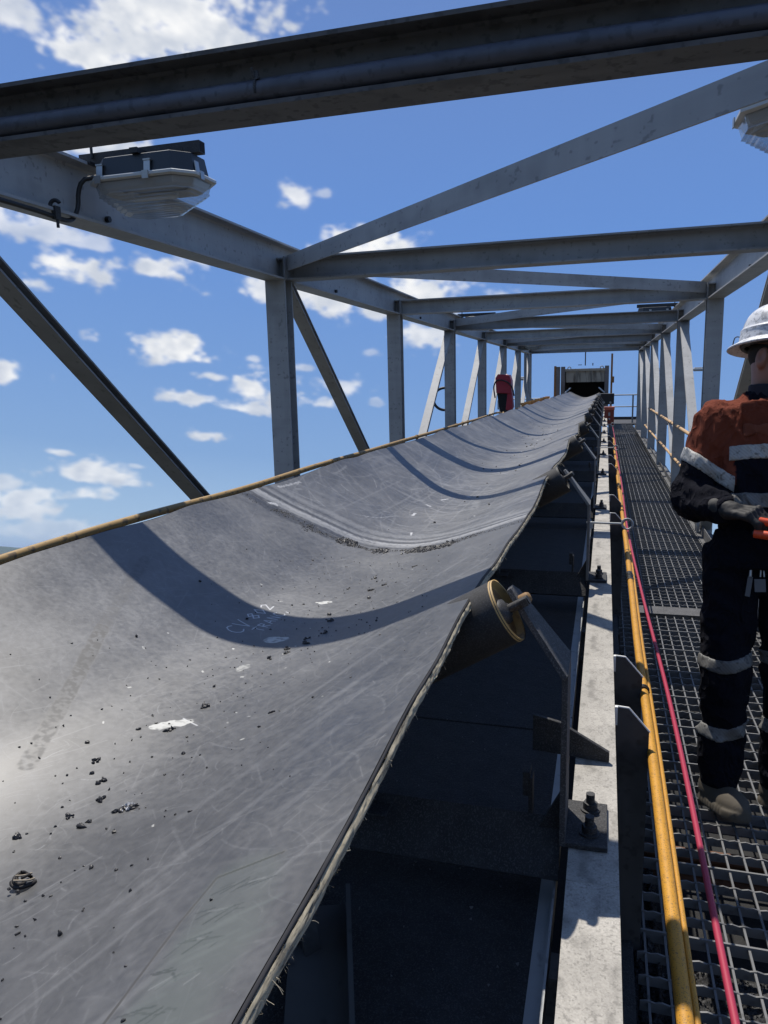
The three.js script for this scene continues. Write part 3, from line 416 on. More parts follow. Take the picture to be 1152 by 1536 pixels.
{
  const tRoll = rep(tex(512, 512, (u, v, o) => { const a = fbm(u * 8, v * 8, 4, 8, 8, 81), s = fbm(u * 120, v * 120, 2, 120, 120, 82); grey(o, mix(.02 * (.6 + .8 * a), .055, sst(.5, .75, s) * .6), [1, 1, 1.03]); }), 6);
  const roll = std({ map: tRoll, roughness: .7 });
  const t = thing('trough_idler', '', 'belt idler', qC, [0, YS, ZI(0)]);
  const dust = std({ map: tCoal, color: lin(1.8), roughness: .75 });
  const arm = std({ map: tPaint, color: lin(.5), roughness: .7 });
  const HW = .605;                                                    // post to the middle of the belt
  // base: inverted angle between the stringers
  const an = [[-.068, -.085], [0, .0], [.068, -.085], [.06, -.092], [0, -.013], [-.06, -.092]];
  part('base_angle', ext(an, 1.2, 0, [0, 0, 0], [0, Math.PI / 2, 0]).translate(XC, .03, .03), M.coal, t);
  for (const sd of [1, -1]) {
    const X = x => sd > 0 ? x : 2 * XC - x, zo = .06;
    const fp = part('foot_plate', rbox(.085, .01, .15, .002, [X(-.018), .0062, .005]), M.coal, t);
    for (const z of [.04, -.04]) {
      const b = part('bolt', [cyl(.0085, .0085, .04, [X(-.008), .026, z], null, 14), cyl(.014, .014, .013, [X(-.008), .0215, z], [0, rr(0, 1), 0], 6)], M.darkSteel, fp);
      part('washer', cyl(.0185, .0185, .003, [X(-.008), .0131, z], null, 20), M.darkSteel, fp);
    }
    // bracket: upright strip bent inward to the roller end
    const br = [], zc = .03;
    br.push(ext([[-.062, .012], [.068, .012], [.068, .335], [-.062, .335]], .009, .0008, [0, 0, 0], [0, Math.PI / 2, 0]).translate(X(-.055), 0, zc));
    br.push(ext([[-.068, 0], [.062, 0], [.032, .155], [.010, .172], [-.014, .172], [-.026, .15]], .009, .0008, [0, 0, 0], [0, Math.PI / 2, 0]).rotateZ(sd * .64).translate(X(-.0555), .333, zc));
    part('side_bracket', br, dust, t);
    part('bracket_web', ext([[X(-.056), .012], [X(-.056), .10], [X(-.10), .012]], .008, 0, [0, 0, zo - .02]), M.coal, t);
    // wing roller
    const E = new V3(X(-.158), -.401 - YS, zo), ang = 30.5 * rad, dir = new V3(-sd * Math.cos(ang), -Math.sin(ang), 0), RR = .060, LR = .33;
    const put = g => { g.applyQuaternion(new THREE.Quaternion().setFromUnitVectors(new V3(0, 1, 0), dir)); return g.translate(E.x, E.y, E.z); };
    const lath = (pts) => put(new THREE.LatheGeometry(pts.map(p => new THREE.Vector2(...p)), 36));
    const w = part('wing_roller', lath([[RR - .003, .012], [RR - .003, .001], [RR, .002], [RR, LR], [.02, LR]]), roll, t);
    part('end_ring', lath([[RR + .0003, .006], [RR - .0005, -.001], [RR - .0035, .0], [RR - .005, .008], [RR - .010, .012]]), M.brass, w); part('end_disc', lath([[RR - .010, .012], [RR - .016, .014], [RR - .024, .016], [RR - .030, .012], [.020, .009]]), M.brassDark, w);  // end_disc takes a darker brass: shade of the recess put into its colour
    part('seal', lath([[.024, .010], [.022, .003], [.014, .001], [.012, -.003], [.0, -.003]]), M.darkSteel, w);
    part('shaft', [put(cyl(.0085, .0085, .06, [0, -.012, 0], null, 12)), put(box(.014, .012, .01, [0, -.034, .008])) ], M.darkSteel, w);
    part('dust_cap', put(new THREE.LatheGeometry([[0, -.016], [.008, -.015], [.0105, -.010], [.0105, .004], [.007, .008]].map(p => new THREE.Vector2(...p)), 14).translate(0, -.028, -.018)), M.brassDark, t);
    part('inner_bracket', [rbox(.009, .11, .05, .002, [X(-.43), .07, zo]), rbox(.05, .008, .05, .002, [X(-.415), .012 , zo])], M.coal, t);
  }
  part('centre_roller', cyl(.06, .06, .36, [XC, -.58 - YS, .06], [0, 0, Math.PI / 2], 32), roll, t);
  // return-run stub bracket seen below the near bracket
  part('stub_bracket', [rbox(.008, .13, .035, .002, [-.118, .035, .01]), rbox(.014, .05, .04, .003, [-.126, .085, .005]), cyl(.006, .006, .03, [-.16, -.02, -.01], [0, 0, .3], 8)], M.coal, t);
  const ord = ['nearest', 'second', 'third', 'fourth', 'fifth', 'sixth', 'seventh', 'eighth', 'ninth', 'tenth', 'eleventh', 'twelfth', 'thirteenth'];
  t.userData.label = 'nearest three-roll belt idler, its dusty wing roller and bracket bare beside the belt edge'; t.userData.group = 'belt idlers along the conveyor';
  for (let i = 1; i < 13; i++) copy(t, `${ord[i]} belt idler up the conveyor, bracket arm bolted to the pale stringer`, qC, [0, YS, ZI(i)]).traverse(o => { if (/end_ring|dust_cap/.test(o.name)) o.material = M.darkSteel; if (o.name === 'side_bracket') o.material = arm; });
}
{ // coal cake and folded dirt plate behind the near foot
  const p = thing('guide_plate', 'dark dust caked plate lying across the stringer behind the nearest idler', 'steel plate', qC, [-.05, YS, -1.63]);
  part('plate', ext([[-.09, .0], [.078, .0], [.078, .022], [-.03, .075], [-.09, .085]], .008, .001, [0, .004, 0], [0, -.12, 0]), M.coal, p);
}
// stub of the return-roller bracket on the deck, and pale chips lying about
{
  seed = 12; const b = thing('return_bracket', 'dark bent bracket plates on the deck below the near belt edge', 'bracket', qC);
  part('plate', along(mergeGeometries([box(.1, .008, .42, [0, 0, 0]), box(.008, .05, .42, [.052, .021, 0])].map(g => g.toNonIndexed())), [-.47, -.93, -1.12], [-.33, -.945, -.74]), std({ map: tPaint, color: lin(.25), roughness: .7 }), b, 'flat bent strip');
  part('side_plate', [along(box(.06, .006, .2, [0, 0, 0]), [-.50, -.95, -1.05], [-.47, -.78, -1.07]), along(box(.03, .006, .2, [0, 0, 0]), [-.44, -.95, -1.02], [-.48, -.80, -1.05])], std({ map: tPaint, color: lin(.13), roughness: .7 }), b);
  const ch = []; for (let i = 0; i < 130; i++) { const r = rr(.0008, .0035) * (rnd() < .1 ? 1.6 : 1); ch.push(xf(new THREE.TetrahedronGeometry(r, 0), [rr(-.6, -.08), -.9605, rr(-.5, -2.4)], [rr(0, 6), rr(0, 6), 0])); }
  solo('deck_chips', ch, std({ color: lin(.16), roughness: .8 }), qC, [0, 0, 0], 'tiny pale chips strewn over the dark deck plate', 'chips', null, 'stuff');
}
// rods with eyelets that carry the pull cord
{
  seed = 15;
  const t = thing('cord_support', 'nearest bright rod with an eyelet standing out across the stringer', 'cord support', qC, [0, YS, -4.38], null, 'cord supports along the stringer');
  part('rod', [rodAB([-.075, .038, 0], [.107, .036, 0], .0065), xf(new THREE.SphereGeometry(.0115, 12, 8), [-.075, .038, 0]), box(.02, .03, .02, [-.06, .02, 0])], M.galv, t);
  part('eyelet', [xf(new THREE.TorusGeometry(.03, .0052, 8, 24), [.137, .036, 0]), xf(new THREE.TorusGeometry(.028, .005, 8, 18, 4.2), [.14, .034, -.018], [.4, .2, 0])], M.galv, t);
  const n = ['second', 'third', 'fourth', 'fifth']; for (let k = 0; k < 4; k++) copy(t, `${n[k]} bright rod with eyelet up the stringer, holding the red cord`, qC, [0, YS, -4.38 - 5.1 * (k + 1)]);
}
// upright side plates between stringer and walkway
{
  const mp = std({ map: tGrimy, color: lin(.62), roughness: .7 });
  const t = thing('side_plate', 'nearest upright dark plate with a bright clipped corner beside the stringer', 'steel plate', qC, [0, YS, -1.93], null, 'side plates outside the stringer');
  part('plate', ext([[.047, -.70], [.129, -.70], [.131, -.062], [.079, -.002], [.0465, .0]], .006), mp, t);
  part('painted_lit_edge', [rodAB([.047, .001, .0], [.079, -.001, .0], .0032, 6), rodAB([.079, -.001, .0], [.132, -.062, .0], .0032, 6), box(.007, .05, .012, [.048, -.022, .004])], M.white, t);  // white rods put the sunlight on the plate edges into colour
  const zs = [-2.31, -4.95, -5.75, -7.95, -8.9, -11, -12.1]; const o = ['second', 'third', 'fourth', 'fifth', 'sixth', 'seventh', 'eighth'];
  zs.forEach((z, i) => copy(t, `${o[i]} upright side plate up the stringer, counted from the viewer`, qC, [0, YS, z]));
}
// yellow conduit pair, red pull cord, shade-toned yellow tube on the left
{
  const t = thing('yellow_conduit', 'speckled yellow pipe with black tape running along the walkway edge', 'pipe', qC);
  const P = []; for (let z = 1.2; z > -14; z -= .8) P.push([.137 + (vn(z, 1, 0, 0, 3) - .5) * .008, -.955 + (vn(z, 2, 0, 0, 3) - .5) * .01 + (z > -1.2 ? -.004 : 0), z]);
  part('pipe', tube(P, .0132, 200, 14), M.yellow, t);
  part('thin_pipe', tube(P.map(p => [p[0] + .0185, p[1] - .006, p[2]]), .0055, 200, 10), M.yellow, t);
  for (const z of [-2.34, -3.72, -3.78, -5.7, -6.9, -7.0, -8.6]) part('tape', [xf(new THREE.TorusGeometry(.0165, .0022, 6, 20), [.137, -.955, z]), cyl(.0162, .0162, z < -3.6 && z > -3.8 ? .09 : .02, [.137, -.955, z], [Math.PI / 2, 0, 0], 18)], M.black, t);
  const c = thing('pull_cord', 'thin red emergency cord running through the eyelets above the yellow pipe', 'cord', qC);
  part('cord', tube([[.165, -.80, .9], [.18, -.815, -.2], [.184, -.83, -.95], [.186, -.85, -2.0], [.166, -.875, -3.2], [.14, -.84, -4.36], [.15, -.87, -6.5], [.141, -.845, -9.48], [.15, -.87, -12], [.14, -.845, -14.58]], .0058, 160, 8), std({ color: lin(.36, .028, .06), roughness: .5 }), c);
  const l = thing('shade_toned_tube', 'dusty yellow tube with shade put into its tan colour, running uphill along the far left belt edge', 'pipe', qC);
  const Q = []; for (let z = 1.5; z > -11.2; z -= .9) Q.push([-1.535 + (vn(z, 5, 0, 0, 3) - .5) * .012, -.437 + (vn(z, 7, 0, 0, 3) - .5) * .012, z]); Q.push([-1.55, -.45, -11.6], [-1.6, -.5, -12.3], [-1.68, -.5, -13]);
  part('tube', tube(Q, .0145, 160, 12), M.mustard, l);  // mustard tone paints the shade onto a yellow pipe
  for (const z of [-4.1, -6.2, -8.0, -8.35, -8.7, -10.2]) part('strap', [box(.012, .1, .02, [-1.535, -.49, z]), xf(new THREE.TorusGeometry(.017, .003, 6, 16), [-1.535, -.437, z])], M.mustard, l);
}
// ------------------------------------------------------------------ walkway
{
  seed = 33;
  const YW = -1.52, X0 = .115, X1 = .925, P = .338;
  const tooth = () => { const pts = [[0, -.03], [X1 - X0 - .012, -.03]]; const n = 46, w = (X1 - X0 - .012) / n; for (let i = n; i >= 0; i--) { pts.push([i * w, -.004 + ((i & 1) ? .004 : 0)]); } return ext(pts, .005); };
  const t = thing('grating_panel', 'steel walkway grating panel of serrated bars and rods', 'walkway grating', qC, [X0, YW, -.30], null, 'walkway grating panels');
  const g0 = uvm(box(X1 - X0, .036, .0065, [0, 0, 0])), g1 = uvm(tooth()), g2 = uvm(box(.0062, .007, P * 3 - .012, [0, 0, 0]));
  const mesh = (n, g, p, par = t) => { const m = new THREE.Mesh(g, M.grate); m.name = n; m.position.set(...p); m.castShadow = m.receiveShadow = true; par.add(m); return m; };
  for (let k = 0; k < 3; k++) { mesh('edge_bar', g0, [(X1 - X0) / 2, -.016, -k * P]); for (let q = 1; q < 4; q++) mesh('serrated_bar', g1, [.006, 0, -k * P - q * P / 4]); }
  for (let i = 0; i < 15; i++) mesh('cross_rod', g2, [.028 + i * .0537, -.0075, -P * 1.5 + P / 2 - P * .5 + .0]);
  for (let k = -2; k < 27; k++) if (k) copy(t, null, qC, [X0, YW, -.30 - k * P * 3]);
  t.userData.group = 'walkway grating panels';
  // side rails of the walkway
  const s = thing('walkway_stringer', 'dark toe plate along the right side of the walkway', 'toe plate', qC); part('toe_plate', box(.008, .17, 27, [X1 + .012, YW + .02, -12.3]), M.grimy, s); for (let z = -.6; z > -24; z -= 1.2) part('bolt', cyl(.012, .012, .016, [X1 + .002, YW + .04, z], [0, 0, Math.PI / 2], 6), M.galv, s);
  const s2 = thing('walkway_stringer', 'dark steel angle along the conveyor side of the walkway', 'steel angle', qC); part('angle', [box(.05, .006, 27, [X0 - .03, YW + .004, -12.3]), box(.006, .09, 27, [X0 - .058, YW - .04, -12.3])], M.coal, s2);
  // wide plate step across the walkway with coal on it
  const pl = thing('step_plate', 'coal dusted flat plate strip across the walkway before the worker', 'steel plate', qC, [X0 + .1, YW + .006, -5.1]); part('plate', box(X1 - X0 - .1, .006, .17, [(X1 - X0 - .1) / 2, 0, 0]), std({ map: tCoal, color: lin(2.4), roughness: .8 }), pl);
  // coal heaped under and between the grating bars
  const heap = (name, label, x0, x1, z0, z1, h, n) => {
    const pos = [], idx = [], N = 60, Mx = 30; for (let j = 0; j <= N; j++) for (let i = 0; i <= Mx; i++) { const u = i / Mx, v = j / N, e = Math.min(1, 4 * Math.min(u, 1 - u, v, 1 - v) + .1); pos.push(mix(x0, x1, u), YW - .03 - .12 * (1 - e) + h * (fbm(u * 5 + n, v * 8, 4, 0, 0, 50) - .62), mix(z0, z1, v)); }
    for (let j = 0; j < N; j++) for (let i = 0; i < Mx; i++) { const a = j * (Mx + 1) + i; idx.push(a, a + Mx + 1, a + 1, a + 1, a + Mx + 1, a + Mx + 2); }
    const g = new THREE.BufferGeometry(); g.setAttribute('position', new THREE.Float32BufferAttribute(pos, 3)); g.setIndex(idx); g.computeVertexNormals(); g.setAttribute('uv', new THREE.Float32BufferAttribute(new Float32Array(pos.length / 3 * 2), 2));
    const gs = [uvm(g)]; for (let i = 0; i < 3200; i++) { const u = rr(.04, .96), v = rr(.04, .96), e = Math.min(1, 4 * Math.min(u, 1 - u, v, 1 - v) + .1), r = rr(.002, .008); gs.push(uvm(xf(new THREE.TetrahedronGeometry(r, 0), [mix(x0, x1, u), YW - .03 - .12 * (1 - e) + h * (fbm(u * 5 + n, v * 8, 4, 0, 0, 50) - .62), mix(z0, z1, v)], [rr(0, 6), rr(0, 6), rr(0, 6)]))); }
    solo(name, gs, M.coal, qC, [0, 0, 0], label, 'coal', null, 'stuff');
  };
  heap('coal_heap', 'spilled coal heaped under the near grating beside the red cord', .16, .9, -1.98, -1.70, .10, 1);
  heap('coal_heap', 'strip of spilled coal along the left edge of the walkway', .085, .2, -2.5, -1.5, .14, 5);
  heap('coal_heap', 'small coal spill between yellow pipe and grating farther up', .085, .21, -4.7, -3.5, .14, 9);
  // beams carrying the walkway, seen dark and rusty through the bars
  const rust = std({ map: tGrimy, color: lin(1.5, .8, .5), roughness: .9 });
  for (let k = 0; k < 4; k++) { const b = thing('walkway_bearer', ['rust brown steel bearer below the grating near the boot', 'dark bearer below the nearest grating', 'dark bearer below the grating beyond the worker', 'dark bearer below the grating halfway up'][k], 'steel beam', qC); part('beam', ibeam(.1, .06, .007, .006, .9).rotateY(Math.PI / 2).translate(.5, YW - .12, [-2.5, -1.1, -4.2, -7.2][k]), k ? M.grimy : rust, b); }
}
{ // handrail on the right
  const h = thing('handrail', 'pale yellow handrail with black scuffs along the right truss posts', 'handrail', qC);
  const yl = std({ map: tMus, color: lin(1.75, 1.75, 2.3), roughness: .5 });
  part('top_rail', tube([[.92, -.62, 2], [.92, -.62, -4], [.925, -.62, -10], [.925, -.62, -16.6], [.93, -.63, -17.6], [.99, -.64, -18.0], [1.1, -.64, -18.05]], .021, 120, 12), yl, h);
  part('knee_rail', tube([[.92, -1.07, 2], [.92, -1.07, -6], [.925, -1.07, -12], [.925, -1.07, -18.6], [.95, -1.07, -19.2], [1.1, -1.07, -19.3]], .019, 120, 12), yl, h);
  for (const z of [-4.9, -7.9, -10.9, -13.9, -16.9]) { part('bracket', [box(.06, .05, .03, [.945, -.65, z]), box(.06, .05, .03, [.945, -1.1, z])], M.mustard, h); part('collar', [cyl(.0235, .0235, .05, [.922, -.62, z - .6], [Math.PI / 2, 0, 0], 14), cyl(.0215, .0215, .04, [.922, -1.07, z + .5], [Math.PI / 2, 0, 0], 14)], M.black, h); }
}

// ------------------------------------------------------------------ surface meshing for the worker
function nets(f, lo, hi, h) {                                        // surface nets over a box
  const n = [0, 1, 2].map(i => Math.ceil((hi[i] - lo[i]) / h) + 1), N = n[0] * n[1] * n[2], F = new Float32Array(N);
  for (let k = 0, q = 0; k < n[2]; k++) for (let j = 0; j < n[1]; j++) for (let i = 0; i < n[0]; i++, q++) F[q] = f(lo[0] + i * h, lo[1] + j * h, lo[2] + k * h);
  const sx = 1, sy = n[0], sz = n[0] * n[1], id = new Int32Array(N).fill(-1), pos = [], idx = [];
  const cs = [0, sx, sy, sx + sy, sz, sz + sx, sz + sy, sz + sx + sy], ed = [[0, 1], [2, 3], [4, 5], [6, 7], [0, 2], [1, 3], [4, 6], [5, 7], [0, 4], [1, 5], [2, 6], [3, 7]];
  for (let k = 0; k < n[2] - 1; k++) for (let j = 0; j < n[1] - 1; j++) for (let i = 0; i < n[0] - 1; i++) {
    const q = i + j * sy + k * sz; let m = 0; for (let c = 0; c < 8; c++) if (F[q + cs[c]] < 0) m |= 1 << c; if (m === 0 || m === 255) continue;
    let x = 0, y = 0, z = 0, w = 0; for (const [a, b] of ed) { if (((m >> a) & 1) === ((m >> b) & 1)) continue; const fa = F[q + cs[a]], t = fa / (fa - F[q + cs[b]]); x += mix(a & 1, b & 1, t); y += mix(a >> 1 & 1, b >> 1 & 1, t); z += mix(a >> 2, b >> 2, t); w++; }
    id[q] = pos.length / 3; pos.push(lo[0] + (i + x / w) * h, lo[1] + (j + y / w) * h, lo[2] + (k + z / w) * h);
  }
  for (let k = 1; k < n[2] - 1; k++) for (let j = 1; j < n[1] - 1; j++) for (let i = 1; i < n[0] - 1; i++) {
    const q = i + j * sy + k * sz, a = F[q] < 0;
    const quad = (p, r, s, t, fl) => { if (p < 0 || r < 0 || s < 0 || t < 0) return; fl ? idx.push(p, r, s, p, s, t) : idx.push(p, s, r, p, t, s); };
    if (a !== F[q + sx] < 0) quad(id[q - sy - sz], id[q - sz], id[q], id[q - sy], a);
    if (a !== F[q + sy] < 0) quad(id[q - sx - sz], id[q - sx], id[q], id[q - sz], a);
    if (a !== F[q + sz] < 0) quad(id[q - sx - sy], id[q - sy], id[q], id[q - sx], a);
  }
  const g = new THREE.BufferGeometry(); g.setAttribute('position', new THREE.Float32BufferAttribute(pos, 3)); g.setIndex(idx); g.computeVertexNormals(); return g;
}
function cap(x, y, z, a, b, ra, rb) { const bx = b[0] - a[0], by = b[1] - a[1], bz = b[2] - a[2], px = x - a[0], py = y - a[1], pz = z - a[2], t = clamp((px * bx + py * by + pz * bz) / (bx * bx + by * by + bz * bz)); return Math.hypot(px - bx * t, py - by * t, pz - bz * t) - mix(ra, rb, t); }
const ell = (x, y, z, c, r) => { const a = (x - c[0]) / r[0], b = (y - c[1]) / r[1], d = (z - c[2]) / r[2], k = Math.hypot(a, b, d); return (k - 1) * Math.min(...r); };
const smin = (a, b, k) => { const h = Math.max(0, k - Math.abs(a - b)) / k; return Math.min(a, b) - h * h * k * .25; };
const fold = (x, y, z, f, s) => Math.abs(vn3(x * f + s, y * f + s, z * f + s) - .5) * 2;

// ------------------------------------------------------------------ the worker
seed = 3;
{
  const base = new V3(.532, -1.52, -2.70).applyQuaternion(qC).applyQuaternion(qG.clone().invert());     // back to the gallery frame
  const person = thing('person', 'person in orange and navy work shirt, white hard hat and gloves, standing on the walkway', 'person', qG, base.toArray(), [-INCLINE, 0, 0]);
  // joints in the person's own frame: x to picture right, y up, z towards the viewer
  const J = { pel: [.035, .93, -.01], chest: [.05, 1.28, .0], neck: [.06, 1.47, .0], head: [.076, 1.63, .02], sR: [-.128, 1.39, .035], eR: [-.205, 1.115, .0], wR: [-.112, 1.055, .19], hR: [-.03, 1.02, .26], sL: [.235, 1.41, -.05], eL: [.34, 1.13, .02], wL: [.24, 1.03, .25], hpR: [-.07, .90, .01], kR: [-.095, .49, .045], aR: [-.104, .085, -.005], hpL: [.125, .90, -.03], kL: [.115, .49, .0], aL: [.115, .085, -.05] };
  const yawT = .42;                                                   // chest turned to picture right
  const skinM = std({ color: lin(.30, .15, .105), roughness: .5 });
  // --- body, one surface: trunk, limbs, neck; the head on its own finer grid
  const trunk = (x, y, z, e) => { const c = Math.cos(yawT), s = Math.sin(yawT), X = (x - .045) * c - z * s, Z = (x - .045) * s + z * c; const t = clamp((y - .9) / .55), w = mix(.165, .185, sst(0, .9, t)) + e, d = mix(.118, .128, t) + e; const k = Math.hypot(X / w, Z / d); return Math.max((k - 1) * d, .86 - y, y - 1.40 - e - .05 * Math.sqrt(Math.max(0, 1 - (X / w) * (X / w)))); };
  const arm = (x, y, z, s, e, w, e2) => smin(cap(x, y, z, J['s' + s], J['e' + s], .058 + e, .047 + e2), cap(x, y, z, J['e' + s], J['w' + s], .047 + e2, .031 + w), .03);
  const body = (x, y, z) => { let d = trunk(x, y, z, -.02); d = smin(d, cap(x, y, z, [-.1, 1.365, .03], [.2, 1.365, -.04], .05, .05), .04); d = smin(d, cap(x, y, z, [.058, 1.38, .0], J.head, .056, .05), .025); d = smin(d, arm(x, y, z, 'R', 0, 0, 0), .04); d = smin(d, arm(x, y, z, 'L', 0, 0, 0), .04); for (const s of ['R', 'L']) { d = smin(d, cap(x, y, z, J['hp' + s], J['k' + s], .082, .056), .04); d = smin(d, cap(x, y, z, J['k' + s], J['a' + s], .055, .04), .03); } return d; };
  const HY = 46 * rad, HP = 16 * rad, qh = new THREE.Quaternion().setFromEuler(new THREE.Euler(HP, HY, 0, 'YXZ')), hC = new V3(...J.head);
  const toHead = new THREE.Matrix4().compose(hC, qh, new V3(1, 1, 1));
  const headF = (x, y, z) => {                                        // face towards +z, ears at +-x; origin mid-head
    let d = ell(x, y, z, [0, .028, -.012], [.076, .098, .098]); d = smin(d, ell(x, y, z, [0, -.045, .028], [.058, .072, .066]), .04); d = smin(d, ell(x, y, z, [0, -.088, .06], [.028, .024, .028]), .03);
    d = smin(d, cap(x, y, z, [0, .005, .088], [0, -.032, .108], .010, .0135), .018); d = smin(d, ell(x, y, z, [0, -.036, .104], [.019, .010, .014]), .012);
    d = smin(d, cap(x, y, z, [-.045, .024, .076], [.045, .024, .076], .012, .012), .02);
    for (const s of [-1, 1]) { d = -smin(-d, ell(x, y, z, [s * .032, .002, .094], [.018, .013, .014]), .012); d = smin(d, ell(x, y, z, [s * .032, .002, .078], [.014, .012, .012]), .006); d = smin(d, ell(x, y, z, [s * .046, -.025, .066], [.02, .018, .02]), .025);
      let ear = ell(x, y, z, [s * .083, -.008, -.012], [.015, .035, .022]); ear = -smin(-ear, ell(x, y, z, [s * .097, -.004, -.008], [.010, .02, .012]), .006); d = smin(d, ear, .008); }
    d = smin(d, cap(x, y, z, [-.022, -.066, .088], [.022, -.066, .088], .0085, .0085), .01); d = -smin(-d, cap(x, y, z, [-.024, -.0605, .1], [.024, -.0605, .1], .003, .003), .005);
    d = smin(d, cap(x, y, z, [0, -.05, -.02], [0, -.125, -.022], .052, .05), .05); return d; };
  const gH = nets(headF, [-.11, -.17, -.13], [.11, .14, .14], .0042).applyMatrix4(toHead);
  const mBody = part('body', [nets(body, [-.3, .02, -.2], [.45, 1.52, .36], .016), gH], skinM, person);
  const dark = std({ color: lin(.02, .016, .013), roughness: .9 });
  part('hair', nets((x, y, z) => Math.max(ell(x, y, z, [0, .02, -.016], [.081, .09, .102]), -(-.085 - y) * -1 - .0, y - .04, z - .05 + (y + .02) * .2, -.07 - y), [-.1, -.1, -.14], [.1, .06, .09], .006).applyMatrix4(toHead), dark, person);
  part('eye', [-1, 1].map(s => xf(new THREE.SphereGeometry(.0115, 14, 10), [s * .032, .002, .0815])).map(g => g.applyMatrix4(toHead)), std({ color: lin(.3, .28, .26), roughness: .3 }), person);
  const lens = []; for (const s of [-1, 1]) lens.push(xf(new THREE.SphereGeometry(.05, 14, 8, Math.PI * .22, Math.PI * .56, 1.2, .75).scale(.9, 1, .55), [s * .036, .012, .088]));
  const gl = part('safety_glasses', lens.map(g => g.applyMatrix4(toHead)), new THREE.MeshPhysicalMaterial({ transmission: 1, roughness: .05, thickness: 0, ior: 1.5, color: lin(.9) }), person);
  part('temple', [-1, 1].map(s => rodAB([s * .075, .01, .085], [s * .084, .012, -.01], .0025, 6).applyMatrix4(toHead)), M.black, gl);
  // --- hard hat: full brim, ridged crown
  const qt = new THREE.Matrix4().compose(hC.clone().add(new V3(-.002, .066, -.004)), new THREE.Quaternion().setFromEuler(new THREE.Euler(4 * rad, HY, 0, 'YXZ')), new V3(1, 1, 1));
  const tHat = rep(tex(512, 512, (u, v, o) => { const a = fbm(u * 6, v * 6, 5, 6, 6, 95), c = Math.abs(fbm(u * 12, v * 12, 4, 12, 12, 96) - .5), s = fbm(u * 30, v * 30, 3, 30, 30, 97); let k = .74 * (.8 + .3 * a); k = mix(k, .28, sst(.022, .004, c) * .7); k = mix(k, .25, sst(.6, .74, s) * .6); grey(o, k, [.97, .99, 1.03]); }), 2.4);
  const hatM = std({ map: tHat, roughness: .38 });
  {
    const prof = [[.128, -.004], [.127, .012], [.122, .042], [.119, .046], [.113, .072], [.095, .106], [.066, .128], [.03, .138], [0, .140]];
    const brim = a => { const s = 1 + .13 * Math.pow(Math.max(0, Math.cos(a)), 2) + .10 * Math.pow(Math.max(0, -Math.cos(a)), 2); return s; };
    const n = 72, pos = [], idx = [], cr = new THREE.CatmullRomCurve3(prof.map(p => new V3(p[0], p[1], 0)), false, 'centripetal'), rows = [];
    rows.push(a => [.124, -.012]); rows.push(a => [.150 * brim(a) * .98, -.026]); rows.push(a => [.154 * brim(a), -.022]); rows.push(a => [.152 * brim(a), -.017]); rows.push(a => [.130, .0]);
    for (let k = 0; k <= 26; k++) { const p = cr.getPoint(k / 26); rows.push(a => { const up = sst(.045, .12, p.y); const rdg = up * (.006 * Math.exp(-Math.pow(Math.sin(a) * p.x / .014, 2)) + .003 * Math.exp(-Math.pow((Math.abs(Math.sin(a) * p.x) - .045) / .010, 2))); const wv = .0045 * Math.exp(-Math.pow((p.y - .044 - .006 * Math.cos(a * 2)) / .006, 2)); const L = Math.hypot(p.x, p.y) || 1; return [p.x * (1 + rdg / L * 1.0) + wv, p.y + rdg * .8]; }); }
    rows.forEach((r, j) => { for (let i = 0; i <= n; i++) { const a = i / n * Math.PI * 2, [R, y] = r(a); pos.push(Math.sin(a) * R * .93, y, Math.cos(a) * R * 1.1); } });
    for (let j = 0; j < rows.length - 1; j++) for (let i = 0; i < n; i++) { const a = j * (n + 1) + i, b = a + 1, c = a + n + 1, d = c + 1; idx.push(a, b, c, b, d, c); }
    const g = new THREE.BufferGeometry(); g.setAttribute('position', new THREE.Float32BufferAttribute(pos, 3)); g.setIndex(idx); g.computeVertexNormals(); g.applyMatrix4(qt);
    const hat = part('hard_hat', uvm(g), std({ map: tHat, roughness: .38, side: THREE.DoubleSide }), person);
    part('lamp_clip', tube([[-.03, -.010, -.170], [-.03, .036, -.160], [-.028, .040, -.155], [.028, .040, -.155], [.03, .036, -.160], [.03, -.010, -.170]], .0022, 30, 6).applyMatrix4(qt), M.black, hat);
    part('headband', new THREE.TorusGeometry(.118, .008, 8, 40).rotateX(Math.PI / 2).scale(.9, 1.6, 1.06).translate(0, -.012, 0).applyMatrix4(qt), M.black, hat);
  }
  // --- shirt: one folded surface, orange above and navy below
  const wr = (x, y, z) => { const q = x * .8 + y * .6; return (Math.pow(fold(q * 1.9 + z, y * .35 - x * .3, z * 1.2, 10, 30), .75) - .45) * .017 + (fold(x * 1.9, y * .7 + x, z * 1.2, 26, 50) - .4) * .011; };
  const diag = (x, y, z) => Math.sin((x * .8 + y * 1.1 - z * .5) * 62 + 4 * vn3(x * 9 + 9, y * 9, z * 9 + 9)) * .0045;
  const shirtF = (x, y, z) => { let d = trunk(x, y, z, .010); d = smin(d, cap(x, y, z, [-.112, 1.382, .03], [.025, 1.478, .0], .054, .05), .06); d = smin(d, cap(x, y, z, [.08, 1.462, .0], [.22, 1.385, -.04], .056, .056), .06); d = smin(d, cap(x, y, z, [.058, 1.40, .0], [.062, 1.475, .005], .074, .066), .05);
    let a = Math.min(arm(x, y, z, 'R', .024, .014, .028), arm(x, y, z, 'L', .024, .014, .028)); const el = Math.exp(-Math.pow(Math.hypot(x + .15, y - 1.09, z - .05) / .10, 2)); a += diag(x, y, z) * (.35 + 1.6 * el) - .006 * el; d = smin(d, a, .03);
    d += wr(x, y, z); d = Math.max(d, .90 - y); const nk = Math.hypot((x - .064) / .074, (z - .012) / .074) - 1; if (y > 1.475) d = Math.max(d, -nk * .06); d = Math.max(d, y - 1.535);
